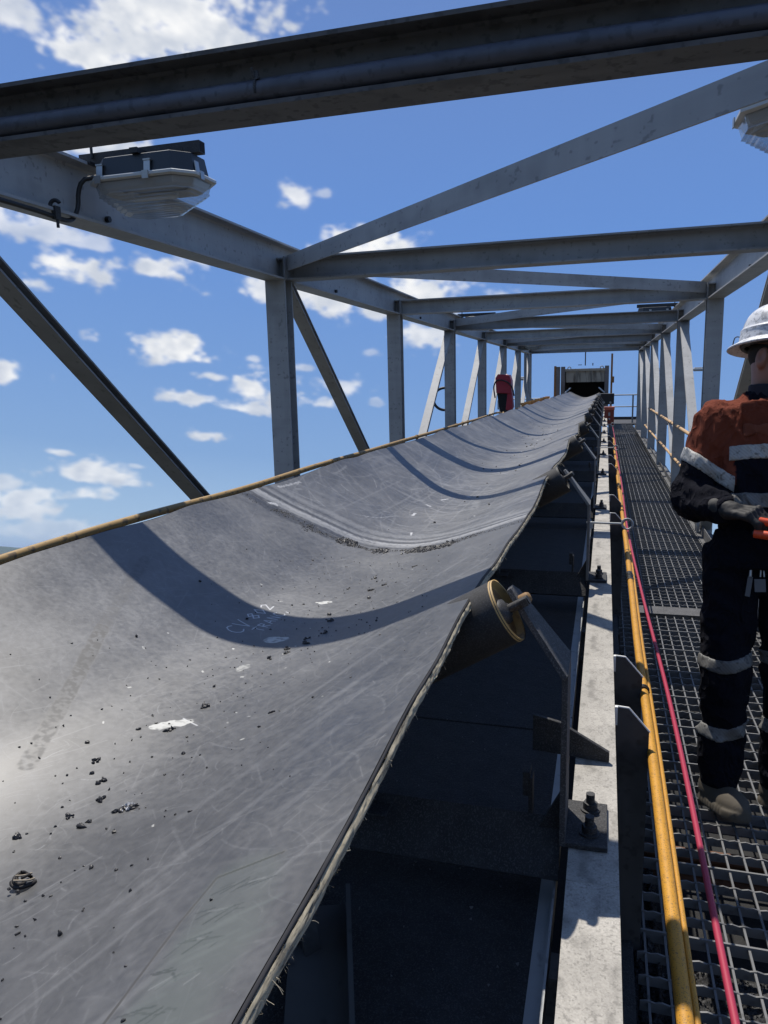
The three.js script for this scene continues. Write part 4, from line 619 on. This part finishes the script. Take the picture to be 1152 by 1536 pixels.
    const wx = x - J.wR[0], wy = y - J.wR[1], wz = z - J.wR[2]; if (wz > -.02 && Math.hypot(wx, wy, wz) < .09) d = Math.max(d, (wx * .43 - wy * .25 + wz * .86)); return d; };
  const gS = nets(shirtF, [-.32, .88, -.26], [.5, 1.56, .36], .0072);
  { const P = gS.attributes.position, col = new Float32Array(P.count * 3);
    for (let i = 0; i < P.count; i++) { const x = P.getX(i), y = P.getY(i), z = P.getZ(i); const sl0 = Math.hypot(J.eR[0] - J.sR[0], J.eR[1] - J.sR[1], J.eR[2] - J.sR[2]), ax = (x - J.sR[0]) * (J.eR[0] - J.sR[0]) + (y - J.sR[1]) * (J.eR[1] - J.sR[1]) + (z - J.sR[2]) * (J.eR[2] - J.sR[2]), L2 = .0907, t = ax / L2, onArm = x < -.085 + (y - 1.2) * -.05 && t > 0 || x > .27; const yb = onArm ? (x > .27 ? 1.22 : 9) : 1.245; let navy = onArm && x < 0 ? ax / sl0 > .172 + .42 * (x + .17) : y < yb; if (y > 1.452 && Math.hypot(x - .064, z - .01) < .105) navy = true;
      const g = .82 + .36 * vn3(x * 14, y * 14 + 3, z * 14), dirt = sst(.4, .9, vn3(x * 8 + 30, y * 8, z * 8)) * sst(1.5, 1.2, y) * .6; const C = navy ? [.0055 * g, .006 * g, .011 * g] : [.165 * g * (1 - dirt), .044 * g * (1 - dirt), .022 * g * (1 - dirt) + .003]; col.set(C, i * 3); }
    gS.setAttribute('color', new THREE.BufferAttribute(col, 3)); }
  const i0 = q => Math.floor(q * 512); const tW = rep(tex(256, 256, (u, v, o, i, j) => grey(o, .5 + .3 * ((i >> 2) + (j >> 2) & 1) + .2 * fbm(u * 40, v * 40, 2, 40, 40, 9)), false), 5);
  const tFold = rep(tex(512, 512, (u, v, o) => { const a = fbm(u * 5, v * 5, 3, 5, 5, 191), r1 = 1 - 2 * Math.abs(fbm(u * 7 + a * 2, v * 4 + a, 3, 7, 4, 192) - .5), r2 = 1 - 2 * Math.abs(fbm(u * 16 + a, v * 11 + a * 2, 3, 16, 11, 193) - .5), w = h2(i0(u), i0(v), 3); grey(o, .55 * Math.pow(r1, 3) + .35 * Math.pow(r2, 4) + .06 * w); }, false), 1.7);
  const cloth = new THREE.MeshPhysicalMaterial({ vertexColors: true, metalness: 0, roughness: .95, specularIntensity: .25, bumpMap: tFold, bumpScale: .012 });
  const shirt = part('shirt', gS, cloth, person);
  const tRef = rep(tex(256, 256, (u, v, o) => { const a = fbm(u * 5, v * 5, 4, 5, 5, 98), s = fbm(u * 30, v * 30, 3, 30, 30, 99), w = .5 + .5 * Math.sin((u + v) * 2 * Math.PI * 26); grey(o, mix(.40 * (.7 + .6 * a), .08, sst(.58, .75, s) * .7) * (.8 + .2 * w), [1, .99, .94]); }), 3);
  const refM = std({ map: tRef, roughness: .55 }), refD = std({ map: tRef, color: lin(.42), roughness: .6 });
  const band = (name, f, lo, hi, clip, m, par, h = .0065) => part(name, nets((x, y, z) => Math.max(f(x, y, z) - .0045, clip(x, y, z)), lo, hi, h), m, par);
  band('reflective_band', (x, y, z) => x < -.108 - .02 * (y - 1.2) ? 1 : shirtF(x, y, z), [-.13, 1.2, -.24], [.3, 1.33, .24], (x, y, z) => Math.abs(y - 1.268 - .05 * (x - .0)) - .027, refM, shirt);
  band('reflective_band', (x, y, z) => x < -.10 ? 1 : shirtF(x, y, z), [-.13, 1.04, -.24], [.3, 1.16, .24], (x, y, z) => Math.abs(y - 1.098) - .026, refD, shirt);
  const sd = [J.eR[0] - J.sR[0], J.eR[1] - J.sR[1], J.eR[2] - J.sR[2]], sl = Math.hypot(...sd);
  band('reflective_band', (x, y, z) => x > -.083 ? 1 : shirtF(x, y, z), [-.3, 1.12, -.12], [-.07, 1.32, .15], (x, y, z) => { const t = ((x - J.sR[0]) * sd[0] + (y - J.sR[1]) * sd[1] + (z - J.sR[2]) * sd[2]) / sl; return Math.abs(t - .17 - .42 * (x + .17)) - .028; }, refM, shirt);
  part('collar', nets((x, y, z) => { const c = [.062, 1.492, .004], r = Math.hypot((x - c[0]) / .078, (z - c[2]) / .078), yy = y - c[1] - .35 * (z - c[2]) * -.5; return Math.max(Math.abs(r - 1 + .9 * Math.max(0, yy)) * .075 - .008, Math.abs(yy) - .046) + wr(x, y, z) * .25; }, [-.06, 1.41, -.11], [.18, 1.59, .14], .006), std({ color: lin(.014, .016, .026), roughness: .95 }), person);
  part('chest_pocket', nets((x, y, z) => Math.max(shirtF(x, y, z) - .006, Math.abs(x + .0) - .062, Math.abs(y - 1.345) - .02 - .004 * Math.sin(x * 90)), [-.08, 1.31, 0], [.08, 1.39, .22], .006), std({ color: lin(.155, .041, .02), roughness: .95 }), shirt);
  // --- trousers with two reflective bands on each leg
  const trF = (x, y, z) => { let d = trunk(x, Math.min(y, 1.0), z, .014); d = Math.max(d, y - .99); for (const s of ['R', 'L']) { const l = smin(cap(x, y, z, J['hp' + s], J['k' + s], .100, .078), cap(x, y, z, J['k' + s], [J['a' + s][0], J['a' + s][1] + .03, J['a' + s][2]], .076, .072), .03); d = smin(d, l, .025); } d += (fold(x, y * 1.6 + x, z, 9, 11) - .4) * .022 + (fold(x, y * 1.3, z, 21, 77) - .4) * .009; return Math.max(d, .075 - y); };
  const trousers = part('trousers', nets(trF, [-.26, .05, -.2], [.3, 1.0, .22], .0095), new THREE.MeshPhysicalMaterial({ color: lin(.0055, .006, .0105), metalness: 0, roughness: .95, specularIntensity: .25, bumpMap: tFold, bumpScale: .016 }), person);
  for (const [y, s] of [[.528, 1], [.288, 1]]) band('reflective_band', trF, [-.24, y - .08, -.2], [.3, y + .08, .22], (x, yy, z) => Math.abs(yy - y - .02 * Math.sin(x * 22 + 1)) - .024, refD, trousers, .0075);
  part('tag', [box(.035, .045, .002, [.0, .80, .128], [-.1, -.2, .05]), box(.016, .07, .002, [-.035, .795, .126], [-.1, -.3, -.12])], std({ color: lin(.10), roughness: .4 }), person, 'grey tag and strap hanging at the thigh');
  part('metal_clip', [rodAB([-.03, .865, .128], [-.032, .83, .13], .005, 8), rodAB([.002, .862, .128], [.0, .83, .13], .003, 6), rodAB([.010, .862, .128], [.012, .83, .13], .003, 6)], M.steel, person);
  // --- boots
  const bootF = (a, yaw) => (x, y, z) => { const X = x - a[0], Z = z - a[2], c = Math.cos(yaw), s = Math.sin(yaw), lx = X * c - Z * s, lz = X * s + Z * c; let d = cap(lx, y, lz, [0, .17, -.01], [0, .06, -.02], .054, .046); d = smin(d, cap(lx, y, lz, [0, .058, -.03], [.004, .046, .10], .046, .040), .05); d = smin(d, ell(lx, y, lz, [.004, .038, .12], [.040, .030, .06]), .04); d += (fold(lx, y * 2, lz * 1.6, 22, 40) - .4) * .005 * sst(.03, .1, y); let sole = Math.max(Math.abs(y - .016) - .016, Math.hypot(lx / .05, Math.max(0, Math.abs(lz - .045) - .085) / .05) - 1 > 0 ? .05 * (Math.hypot(lx / .05, Math.max(0, Math.abs(lz - .045) - .085) / .05) - 1) : -.01); d = Math.max(d, .012 - y); return Math.min(smin(d, sole, .006), 1); };
  const bm = std({ color: lin(.085, .072, .054), roughness: .85 });
  part('boot', nets(bootF(J.aR, .28), [J.aR[0] - .1, -.005, J.aR[2] - .12], [J.aR[0] + .14, .2, J.aR[2] + .22], .006), bm, person);
  part('boot', nets(bootF(J.aL, .7), [J.aL[0] - .12, -.005, J.aL[2] - .14], [J.aL[0] + .2, .2, J.aL[2] + .22], .007), bm, person);
  // --- gloved hands closed round the two tool handles
  const glove = std({ color: lin(.014, .014, .015), roughness: .7 });
  const hand = (w, dir, up, side, grip) => {                          // w wrist, dir along the palm, up = back of the hand
    const D = new V3(...dir).normalize(), U = new V3(...up).addScaledVector(D, -new V3(...up).dot(D)).normalize(), S = D.clone().cross(U).multiplyScalar(side), W = new V3(...w);
    const pt = (a, b, c) => W.clone().addScaledVector(D, a).addScaledVector(S, b).addScaledVector(U, c).toArray();
    const bones = []; bones.push([pt(-.05, 0, 0), pt(.0, 0, 0), .036, .031], [pt(.0, 0, 0), pt(.02, 0, 0), .03, .03]);
    for (let f = 0; f < 4; f++) { const b = (f - 1.5) * .021, l = [.9, 1, .95, .78][f]; bones.push([pt(.01, b * .7, 0), pt(.088, b, .004), .017, .0145]); const c = grip; const k = pt(.088, b, .004), m = pt(.088 + .044 * l * Math.cos(c * .5), b * 1.02, .004 - .044 * l * Math.sin(c * .5)), n = pt(.088 + .044 * l * Math.cos(c * .5) + .028 * l * Math.cos(c * 1.3), b, .004 - .044 * l * Math.sin(c * .5) - .028 * l * Math.sin(c * 1.3)), o = pt(.088 + .044 * l * Math.cos(c * .5) + .028 * l * Math.cos(c * 1.3) + .022 * l * Math.cos(c * 2), b, .004 - .044 * l * Math.sin(c * .5) - .028 * l * Math.sin(c * 1.3) - .022 * l * Math.sin(c * 2)); bones.push([k, m, .0125, .011], [m, n, .011, .0098], [n, o, .0098, .0088]); }
    bones.push([pt(.018, -.03, -.004), pt(.05, -.052, -.014), .017, .0135], [pt(.05, -.052, -.014), pt(.085, -.05, -.03), .0130, .0115], [pt(.085, -.05, -.03), pt(.105, -.036, -.042), .0115, .0095]);
    const lo = [9, 9, 9], hi = [-9, -9, -9]; for (const [a, b, r] of bones) for (let i = 0; i < 3; i++) { lo[i] = Math.min(lo[i], a[i] - .03, b[i] - .03); hi[i] = Math.max(hi[i], a[i] + .03, b[i] + .03); }
    const kn = [0, 1, 2, 3].map(f => pt(.088, (f - 1.5) * .021, .016));
    return nets((x, y, z) => { let d = 9; bones.forEach(([a, b, ra, rb], i) => { d = smin(d, cap(x, y, z, a, b, ra, rb), i < 2 ? .012 : .005); }); for (const k of kn) d = smin(d, Math.hypot(x - k[0], y - k[1], z - k[2]) - .009, .006); return d + (fold(x, y, z, 60, 9) - .4) * .0022; }, lo, hi, .0036);
  };
  part('glove', hand(J.wR, [.78, -.22, .56], [-.12, .86, .42], 1, 1.15), glove, person);
  part('glove', hand(J.wL, [-.8, -.15, .35], [.1, .86, .4], -1, 1.2), glove, person);
  // the tool in his hands
  const tl = thing('hand_tool', 'orange handled long tool held across in the gloved hands', 'hand tool', qG, base.toArray(), [-INCLINE, 0, 0]);
  const or = std({ color: lin(.62, .07, .02), roughness: .4 });
  part('handle', tube([[-.03, 1.015, .255], [.03, 1.004, .27], [.16, .99, .27], [.26, .985, .25]], .0135, 24, 12), or, tl); part('handle', tube([[-.045, .972, .262], [.02, .962, .285], [.15, .955, .285], [.25, .965, .26]], .0145, 24, 12), or, tl);
  part('jaw', [ext([[.24, .99], [.34, 1.0], [.36, .985], [.34, .95], [.24, .955]], .02, .002, [0, 0, .25])], M.darkSteel, tl);
}

// ------------------------------------------------------------------ light fittings under the top chords
seed = 71;
{
  const glass = new THREE.MeshPhysicalMaterial({ transmission: .84, roughness: .09, thickness: 0, ior: 1.5, color: lin(.78, .80, .80) });
  const oct = (w, d, c) => [[-w + c, -d], [w - c, -d], [w, -d + c], [w, d - c], [w - c, d], [-w + c, d], [-w, d - c], [-w, -d + c]];
  const loft = (rows, cap0) => { const pos = [], idx = []; rows.forEach(([y, w, d, c, ox = 0]) => oct(w, d, c).forEach(([x, z]) => pos.push(x + ox, y, z))); for (let j = 0; j < rows.length - 1; j++) for (let i = 0; i < 8; i++) { const a = j * 8 + i, b = j * 8 + (i + 1) % 8, e = a + 8, f = b + 8; idx.push(a, b, e, b, f, e); } const l = (rows.length - 1) * 8; for (let i = 1; i < 7; i++) { idx.push(l, l + i, l + i + 1); if (cap0) idx.push(0, i + 1, i); } const g = new THREE.BufferGeometry(); g.setAttribute('position', new THREE.Float32BufferAttribute(pos, 3)); g.setIndex(idx); const n = g.toNonIndexed(); n.computeVertexNormals(); return n; };
  const mk = (label) => {                                             // arm reaches towards +x from the chord web at the origin
    const t = thing('light_fitting', label, 'light fitting', qG, [0, 0, 0]);
    part('arm', [box(.57, .045, .045, [.285, .0, 0])], M.darkSteel, t); part('arm_end', [box(.004, .036, .036, [.569, 0, 0])], M.blackMatt, t);
    part('body', [loft([[-.028, .205, .105, .06, .335], [-.032, .213, .113, .06, .335], [-.105, .225, .127, .065, .335]].reverse(), true)], std({ color: lin(.022, .026, .03), roughness: .45 }), t);
    part('rim', [loft([[-.107, .242, .143, .07, .335], [-.112, .248, .150, .07, .335], [-.122, .248, .150, .07, .335], [-.126, .238, .138, .068, .335]].reverse(), true)], std({ color: lin(.5, .5, .47), roughness: .4 }), t);
    const rows = [[-.126, .232, .133, .066, .335], [-.165, .220, .122, .06, .335]]; for (let k = 0; k < 7; k++) { const f = k / 7, g = (k + .6) / 7, w = a => mix(.220, .125, a), d = a => mix(.122, .065, a), y = -.165 - .0108 * k; rows.push([y, w(f), d(f), .055, .335], [y - .0060, w(f) + .001, d(f) + .001, .055, .335], [y - .0085, w(g), d(g), .055, .335]); } rows.push([-.243, .115, .055, .045, .335]);
    part('lens', loft(rows.slice().reverse()), glass, t);
    part('reflector', loft([[-.128, .225, .126, .06, .335], [-.150, .214, .116, .058, .335], [-.158, .195, .10, .05, .335], [-.136, .15, .07, .04, .335]].reverse()), std({ color: lin(.42), roughness: .35 }), t);
    part('lamp', [cyl(.011, .011, .2, [.345, -.172, .0], [0, 0, Math.PI / 2], 16), box(.03, .03, .03, [.235, -.16, 0])], std({ color: lin(.6), roughness: .25 }), t);
    for (const [x, z] of [[.175, .132], [.395, .132], [.175, -.132], [.395, -.132]]) part('clip', [box(.028, .055, .004, [x, -.088, z + Math.sign(z) * .002], [Math.sign(z) * -.12, 0, 0]), box(.028, .03, .005, [x, -.122, z + Math.sign(z) * .02]), box(.032, .006, .02, [x, -.062, z - Math.sign(z) * .006])], M.steel, t);
    part('clip', [box(.004, .055, .028, [.565, -.09, .04], [0, 0, .12]), box(.004, .03, .028, [.585, -.118, .04])], M.steel, t);
    part('hanger', box(.03, .03, .05, [.48, -.012, .0]), M.black, t); part('hanger', box(.035, .02, .14, [.335, -.02, .06]), M.black, t); part('stud', cyl(.006, .006, .06, [.07, .03, .03], null, 8), M.black, t); part('mounting_plate', box(.06, .012, .08, [.05, -.025, .02]), M.black, t);
    return t;
  };
  const A = mk('nearest left light fitting, clear ribbed lens under a black box on its arm'); at(A, qG, [XL + .005, .948, -2.9]);
  const n = ['middle left light fitting', 'far left light fitting'];
  for (let k = 0; k < 2; k++) copy(A, n[k] + ' farther up the gallery, on an arm from the top chord', qG, [XL + .005, .948, -11.5 - 8.4 * k]);
  const m = ['nearest right light fitting, its clear lens hanging below the plan brace', 'middle right light fitting farther up, pale lens below a crossbeam', 'far right light fitting near the last crossbeams'];
  for (let k = 0; k < 3; k++) copy(A, m[k], qG, [XR - .005, .948, -2.9 - 8.5 * k], [0, Math.PI, 0]);
  // cable of the near left fitting
  const c = thing('lamp_cable', 'black cable curling from the left fitting down along the top chord flange', 'cable', qG);
  const y0 = YB - .008; part('cable', tube([[XL + .12, .86, -2.83], [XL + .075, .845, -2.80], [XL + .055, .80, -2.79], [XL + .05, .74, -2.785], [XL + .045, y0 + .012, -2.76], [XL + .06, y0 - .012, -2.70], [XL + .066, y0 - .01, -2.5], [XL + .066, y0 - .01, -1.6], [XL + .066, y0 - .01, 0]], .0095, 120, 10), M.black, c);
  part('clamp', [xf(new THREE.TorusGeometry(.02, .008, 8, 16, 4.6), [XL + .07, y0 + .028, -2.62], [0, .2, .5]), box(.02, .05, .03, [XL + .072, y0 + .0, -2.62]), cyl(.006, .006, .05, [XL + .075, y0 - .03, -2.62], null, 8)], M.darkSteel, c);
}
// ------------------------------------------------------------------ far end: chute hood, boxes, rails, lamp posts
{
  const tB = rep(tex(256, 256, (u, v, o) => { const a = fbm(u * 6, v * 6, 4, 6, 6, 85), s = fbm(u * 30, v * 5, 3, 30, 5, 86); grey(o, mix(.29 * (.75 + .5 * a), .08, sst(.5, .75, s) * .75), [1.16, 1, .76]); }), .6);
  const beige = std({ map: tB, roughness: .8 }), hood = thing('chute_hood', 'beige steel hood with a black opening where the belt goes in', 'chute hood', qC, [-.66, -.47, -25.6]);
  const rustC = std({ map: tPaint, color: lin(.52, .44, .40), roughness: .8 });
  part('front_panel', [box(1.22, .36, .06, [0, .62, .0]), box(1.26, .05, .12, [0, .82, .02])], beige, hood);
  for (const x of [-.26, .2]) part('rib', box(.04, .36, .05, [x, .62, .05]), std({ map: tB, color: lin(.6) }), hood);
  part('roof', box(1.3, .03, 3, [0, .86, -1.5]), beige, hood);
  for (const x of [-.86, -.70]) part('side_column', ibeam(.14, .13, .012, .01, 1.3).rotateX(Math.PI / 2).translate(x, .3, .0), rustC, hood);
  part('side_column', ibeam(.14, .13, .012, .01, 1.3).rotateX(Math.PI / 2).translate(.68, .3, .0), rustC, hood);
  const rustP = std({ map: tMus, color: lin(.9, .62, .5), roughness: .9 }); part('corner_post', [box(.07, 1.35, .1, [-.95, .3, .02])], rustP, hood); part('corner_post', [box(.06, 1.75, .08, [.83, .45, .02]), box(.1, .2, .1, [.86, .5, .05])], rustP, hood);
  part('side_wall', [box(.03, 1.5, 3, [-.64, .1, -1.55]), box(.03, 1.5, 3, [.64, .1, -1.55])], M.blackMatt, hood); part('back_wall', box(1.3, 1.6, .03, [0, .1, -3.02]), M.blackMatt, hood);
  part('lifting_lug', [-.5, .52].map(x => xf(new THREE.TorusGeometry(.05, .014, 6, 14), [x, .89, .03])), M.paintDark, hood);
  for (const s of [-1, 1]) part('guide_arm', rodAB([s * .62 - .0, .10, .35], [s * .44, .26, .25], .022, 8), M.galv, hood);
  const ant = solo('antenna_mast', [rodAB([-.66, .5, -25.6], [-.66, 1.5, -25.6], .018, 8), box(.12, .02, .02, [-.82, .52, -25.4]), box(.03, .08, .03, [-.42, .53, -25.4])], M.darkSteel, qC, [0, 0, 0], 'thin mast standing on top of the chute hood', 'mast');
  // platform and rails at the top of the walkway
  const pf = thing('platform', 'dark grated platform edge at the top of the walkway', 'platform', qC, [1.0, -1.52, -28]); part('deck', box(2.6, .06, 3, [.2, -.03, -1.5]), M.coal, pf); part('kick_plate', box(2.6, .12, .01, [.2, .05, -2.98]), M.darkSteel, pf);
  const rl = (name, label, x0, x1, y, z, posts, col) => { const t = thing('guard_rail', label, 'guard rail', qC); part('top_rail', rodAB([x0, y, z], [x1, y, z], .024), col, t); part('knee_rail', rodAB([x0, y - .42, z], [x1, y - .42, z], .02), col, t); for (const x of posts) part('post', rodAB([x, y + .0, z], [x, -1.6, z], .03), M.paintDark, t); };
  rl('r', 'pale guard rail across the platform at the top of the walkway', .1, 2.3, -.52, -28.6, [.95, 2.2], M.galv); rl('l', 'white guard rail left of the chute hood', -3.6, -1.75, -.60, -28.3, [-3.5, -2.6, -1.8], M.white);
  // lamp posts
  const lp = (label, x, y, z, h, dir) => { const t = thing('lamp_post', label, 'lamp post', qC, [x, y, z]); part('pole', rodAB([0, -h, 0], [0, 0, 0], .035), M.paintDark, t); part('arm', rodAB([0, -.01, 0], [dir * .35, .0, 0], .02), M.paintDark, t); part('lamp_head', [rbox(.62, .07, .35, .02, [dir * .42, .03, .0]), rbox(.52, .05, .28, .02, [dir * .42, .085, 0])], M.galv, t); part('lens', box(.5, .02, .26, [dir * .42, -.015, 0]), M.white, t); return t; };
  lp('lamp post left of the chute hood, head turned left', -2.72, .10, -28.4, 2.6, -1); lp('lamp post on the platform right of the chute hood', 1.42, .30, -28.8, 3, 0); lp('lamp post half hidden behind the right truss posts', 3.62, .28, -28.6, 3, -1);
  const jb = thing('junction_box', 'grey boxes on the lamp post pole above the platform', 'junction box', qC, [1.25, -1.1, -28.5]); part('box', [rbox(.28, .26, .16, .02, [0, .05, 0]), rbox(.14, .2, .12, .02, [.22, -.1, 0])], M.paintDark, jb); part('stand', rodAB([0, -.5, 0], [0, 0, 0], .02), M.darkSteel, jb);
  const tw = thing('insulator_stack', 'dark stacked discs on a pole behind the right posts', 'pole fittings', qC, [1.75, .1, -28.2]); part('pole', rodAB([0, -2, 0], [0, .3, 0], .03), M.paintDark, tw); for (let k = 0; k < 5; k++) part('disc', cyl(.14, .16, .05, [0, .2 - k * .13, 0], null, 16), M.galv, tw);
  // red housing by the left posts
  const rh = thing('red_housing', 'tall red metal housing with black underside leaning over the left belt edge', 'housing', qC, [-1.92, -.20, -15.0]);
  part('casing', ext([[-.15, .02], [-.17, .34], [-.12, .42], [.12, .40], [.16, .28], [.17, .0]], .34, .012), M.red, rh); part('side_cheek', ext([[.10, .02], [.175, .02], [.20, -.32], [.16, -.40], [.06, -.36]], .3, .008), M.red, rh); part('chute', ext([[-.15, .015], [.10, .015], [.09, -.38], [.06, -.62], [-.02, -.62], [-.1, -.3]], .26, .004), M.blackMatt, rh);
  rh.scale.setScalar(.86); part('lamp_cover', xf(new THREE.SphereGeometry(.06, 14, 10).scale(.8, 1.2, .7), [.07, .36, .14]), std({ color: lin(.7, .5, .5), roughness: .3 }), rh);
  part('hose', tube([[-.2, -.1, .1], [-.22, .16, .14], [-.14, .29, .2], [.05, .27, .22], [.18, .16, .2], [.24, -.06, .15]], .016, 40, 8), M.black, rh);
  // orange box right of the belt end, dark control box above it
  const ob = thing('orange_box', 'orange red box with lid beside the far end of the belt', 'box', qC, [.09, -1.0, -18]); part('case', rbox(.26, .42, .26, .012, [0, .2, 0]), std({ color: lin(.25, .05, .03), roughness: .6 }), ob); part('lid', rbox(.28, .09, .28, .01, [0, .455, 0]), std({ color: lin(.5, .12, .07), roughness: .5 }), ob); ob.scale.setScalar(.82); part('latch', [box(.05, .09, .02, [0, .3, .135]), xf(new THREE.SphereGeometry(.03, 8, 6), [0, .16, .14])], M.galv, ob);
  const kb = thing('control_box', 'dark control box and fittings below the chute hood, right of the belt', 'control box', qC, [.05, -.62, -22]); part('case', rbox(.36, .3, .3, .015, [0, .12, 0]), M.black, kb); part('button', [cyl(.035, .035, .03, [-.1, .02, .16], [Math.PI / 2, 0, 0], 12), cyl(.03, .03, .04, [.08, .02, .16], [Math.PI / 2, 0, 0], 12)], M.galv, kb); part('bracket', box(.2, .04, .12, [-.2, .24, .05]), M.galv, kb);
  const sb = thing('warning_sign', 'small pale sign plate with a line of marks at the left belt edge', 'sign', qC, [-2.05, -.46, -16.2]); part('plate', rbox(.34, .2, .012, .004, [0, 0, 0]), std({ color: lin(.42), roughness: .5 }), sb); part('post', rodAB([0, -.5, -.03], [0, .08, -.03], .02), M.mustard, sb); for (let k = 0; k < 3; k++) part('marking', box(.26 - k * .04, .014, .002, [0, .055 - k * .05, .008]), std({ color: lin(.12) }), sb);
  // pipework and hand valves beyond the sign
  const pw = thing('pipework', 'tan pipes and valves along the left side below the far rail', 'pipework', qC); const ps = []; for (let k = 0; k < 9; k++) { const z = -17 - k * .9; ps.push(rodAB([-1.75, -.48, z], [-1.75, -.6, z], .05, 10), cyl(.075, .075, .05, [-1.75, -.47, z], null, 12)); } part('valve', ps, std({ map: tMus, color: lin(1.7, 1.4, 1.2), roughness: .7 }), pw); part('pipe', [rodAB([-1.78, -.56, -16], [-1.78, -.56, -25.5], .04), rodAB([-1.62, -.60, -16], [-1.62, -.60, -25.5], .03)], std({ map: tMus, color: lin(1.8, 1.7, 1.9) }), pw);
  // ladder-like conduits on the far left posts
  const cd = thing('post_conduit', 'thin grey conduits climbing beside a far left post', 'conduit', qG); part('conduit', [tube([[-1.95, .62, -19.7], [-1.95, .1, -19.7], [-1.93, -.3, -19.6], [-1.8, -.7, -19.4]], .035, 24, 8), tube([[-1.86, .6, -19.7], [-1.86, .0, -19.7], [-1.84, -.4, -19.6]], .02, 20, 6)], M.paintDark, cd);
  const lo = thing('cable_loop', 'black cable loop hanging beside a left post', 'cable', qG); part('loop', xf(new THREE.TorusGeometry(.16, .02, 8, 24, 3.4), [XL - .09, -.28, -10.9], [0, .2, 1.5]), M.black, lo);
}
renderer.render(scene, camera);
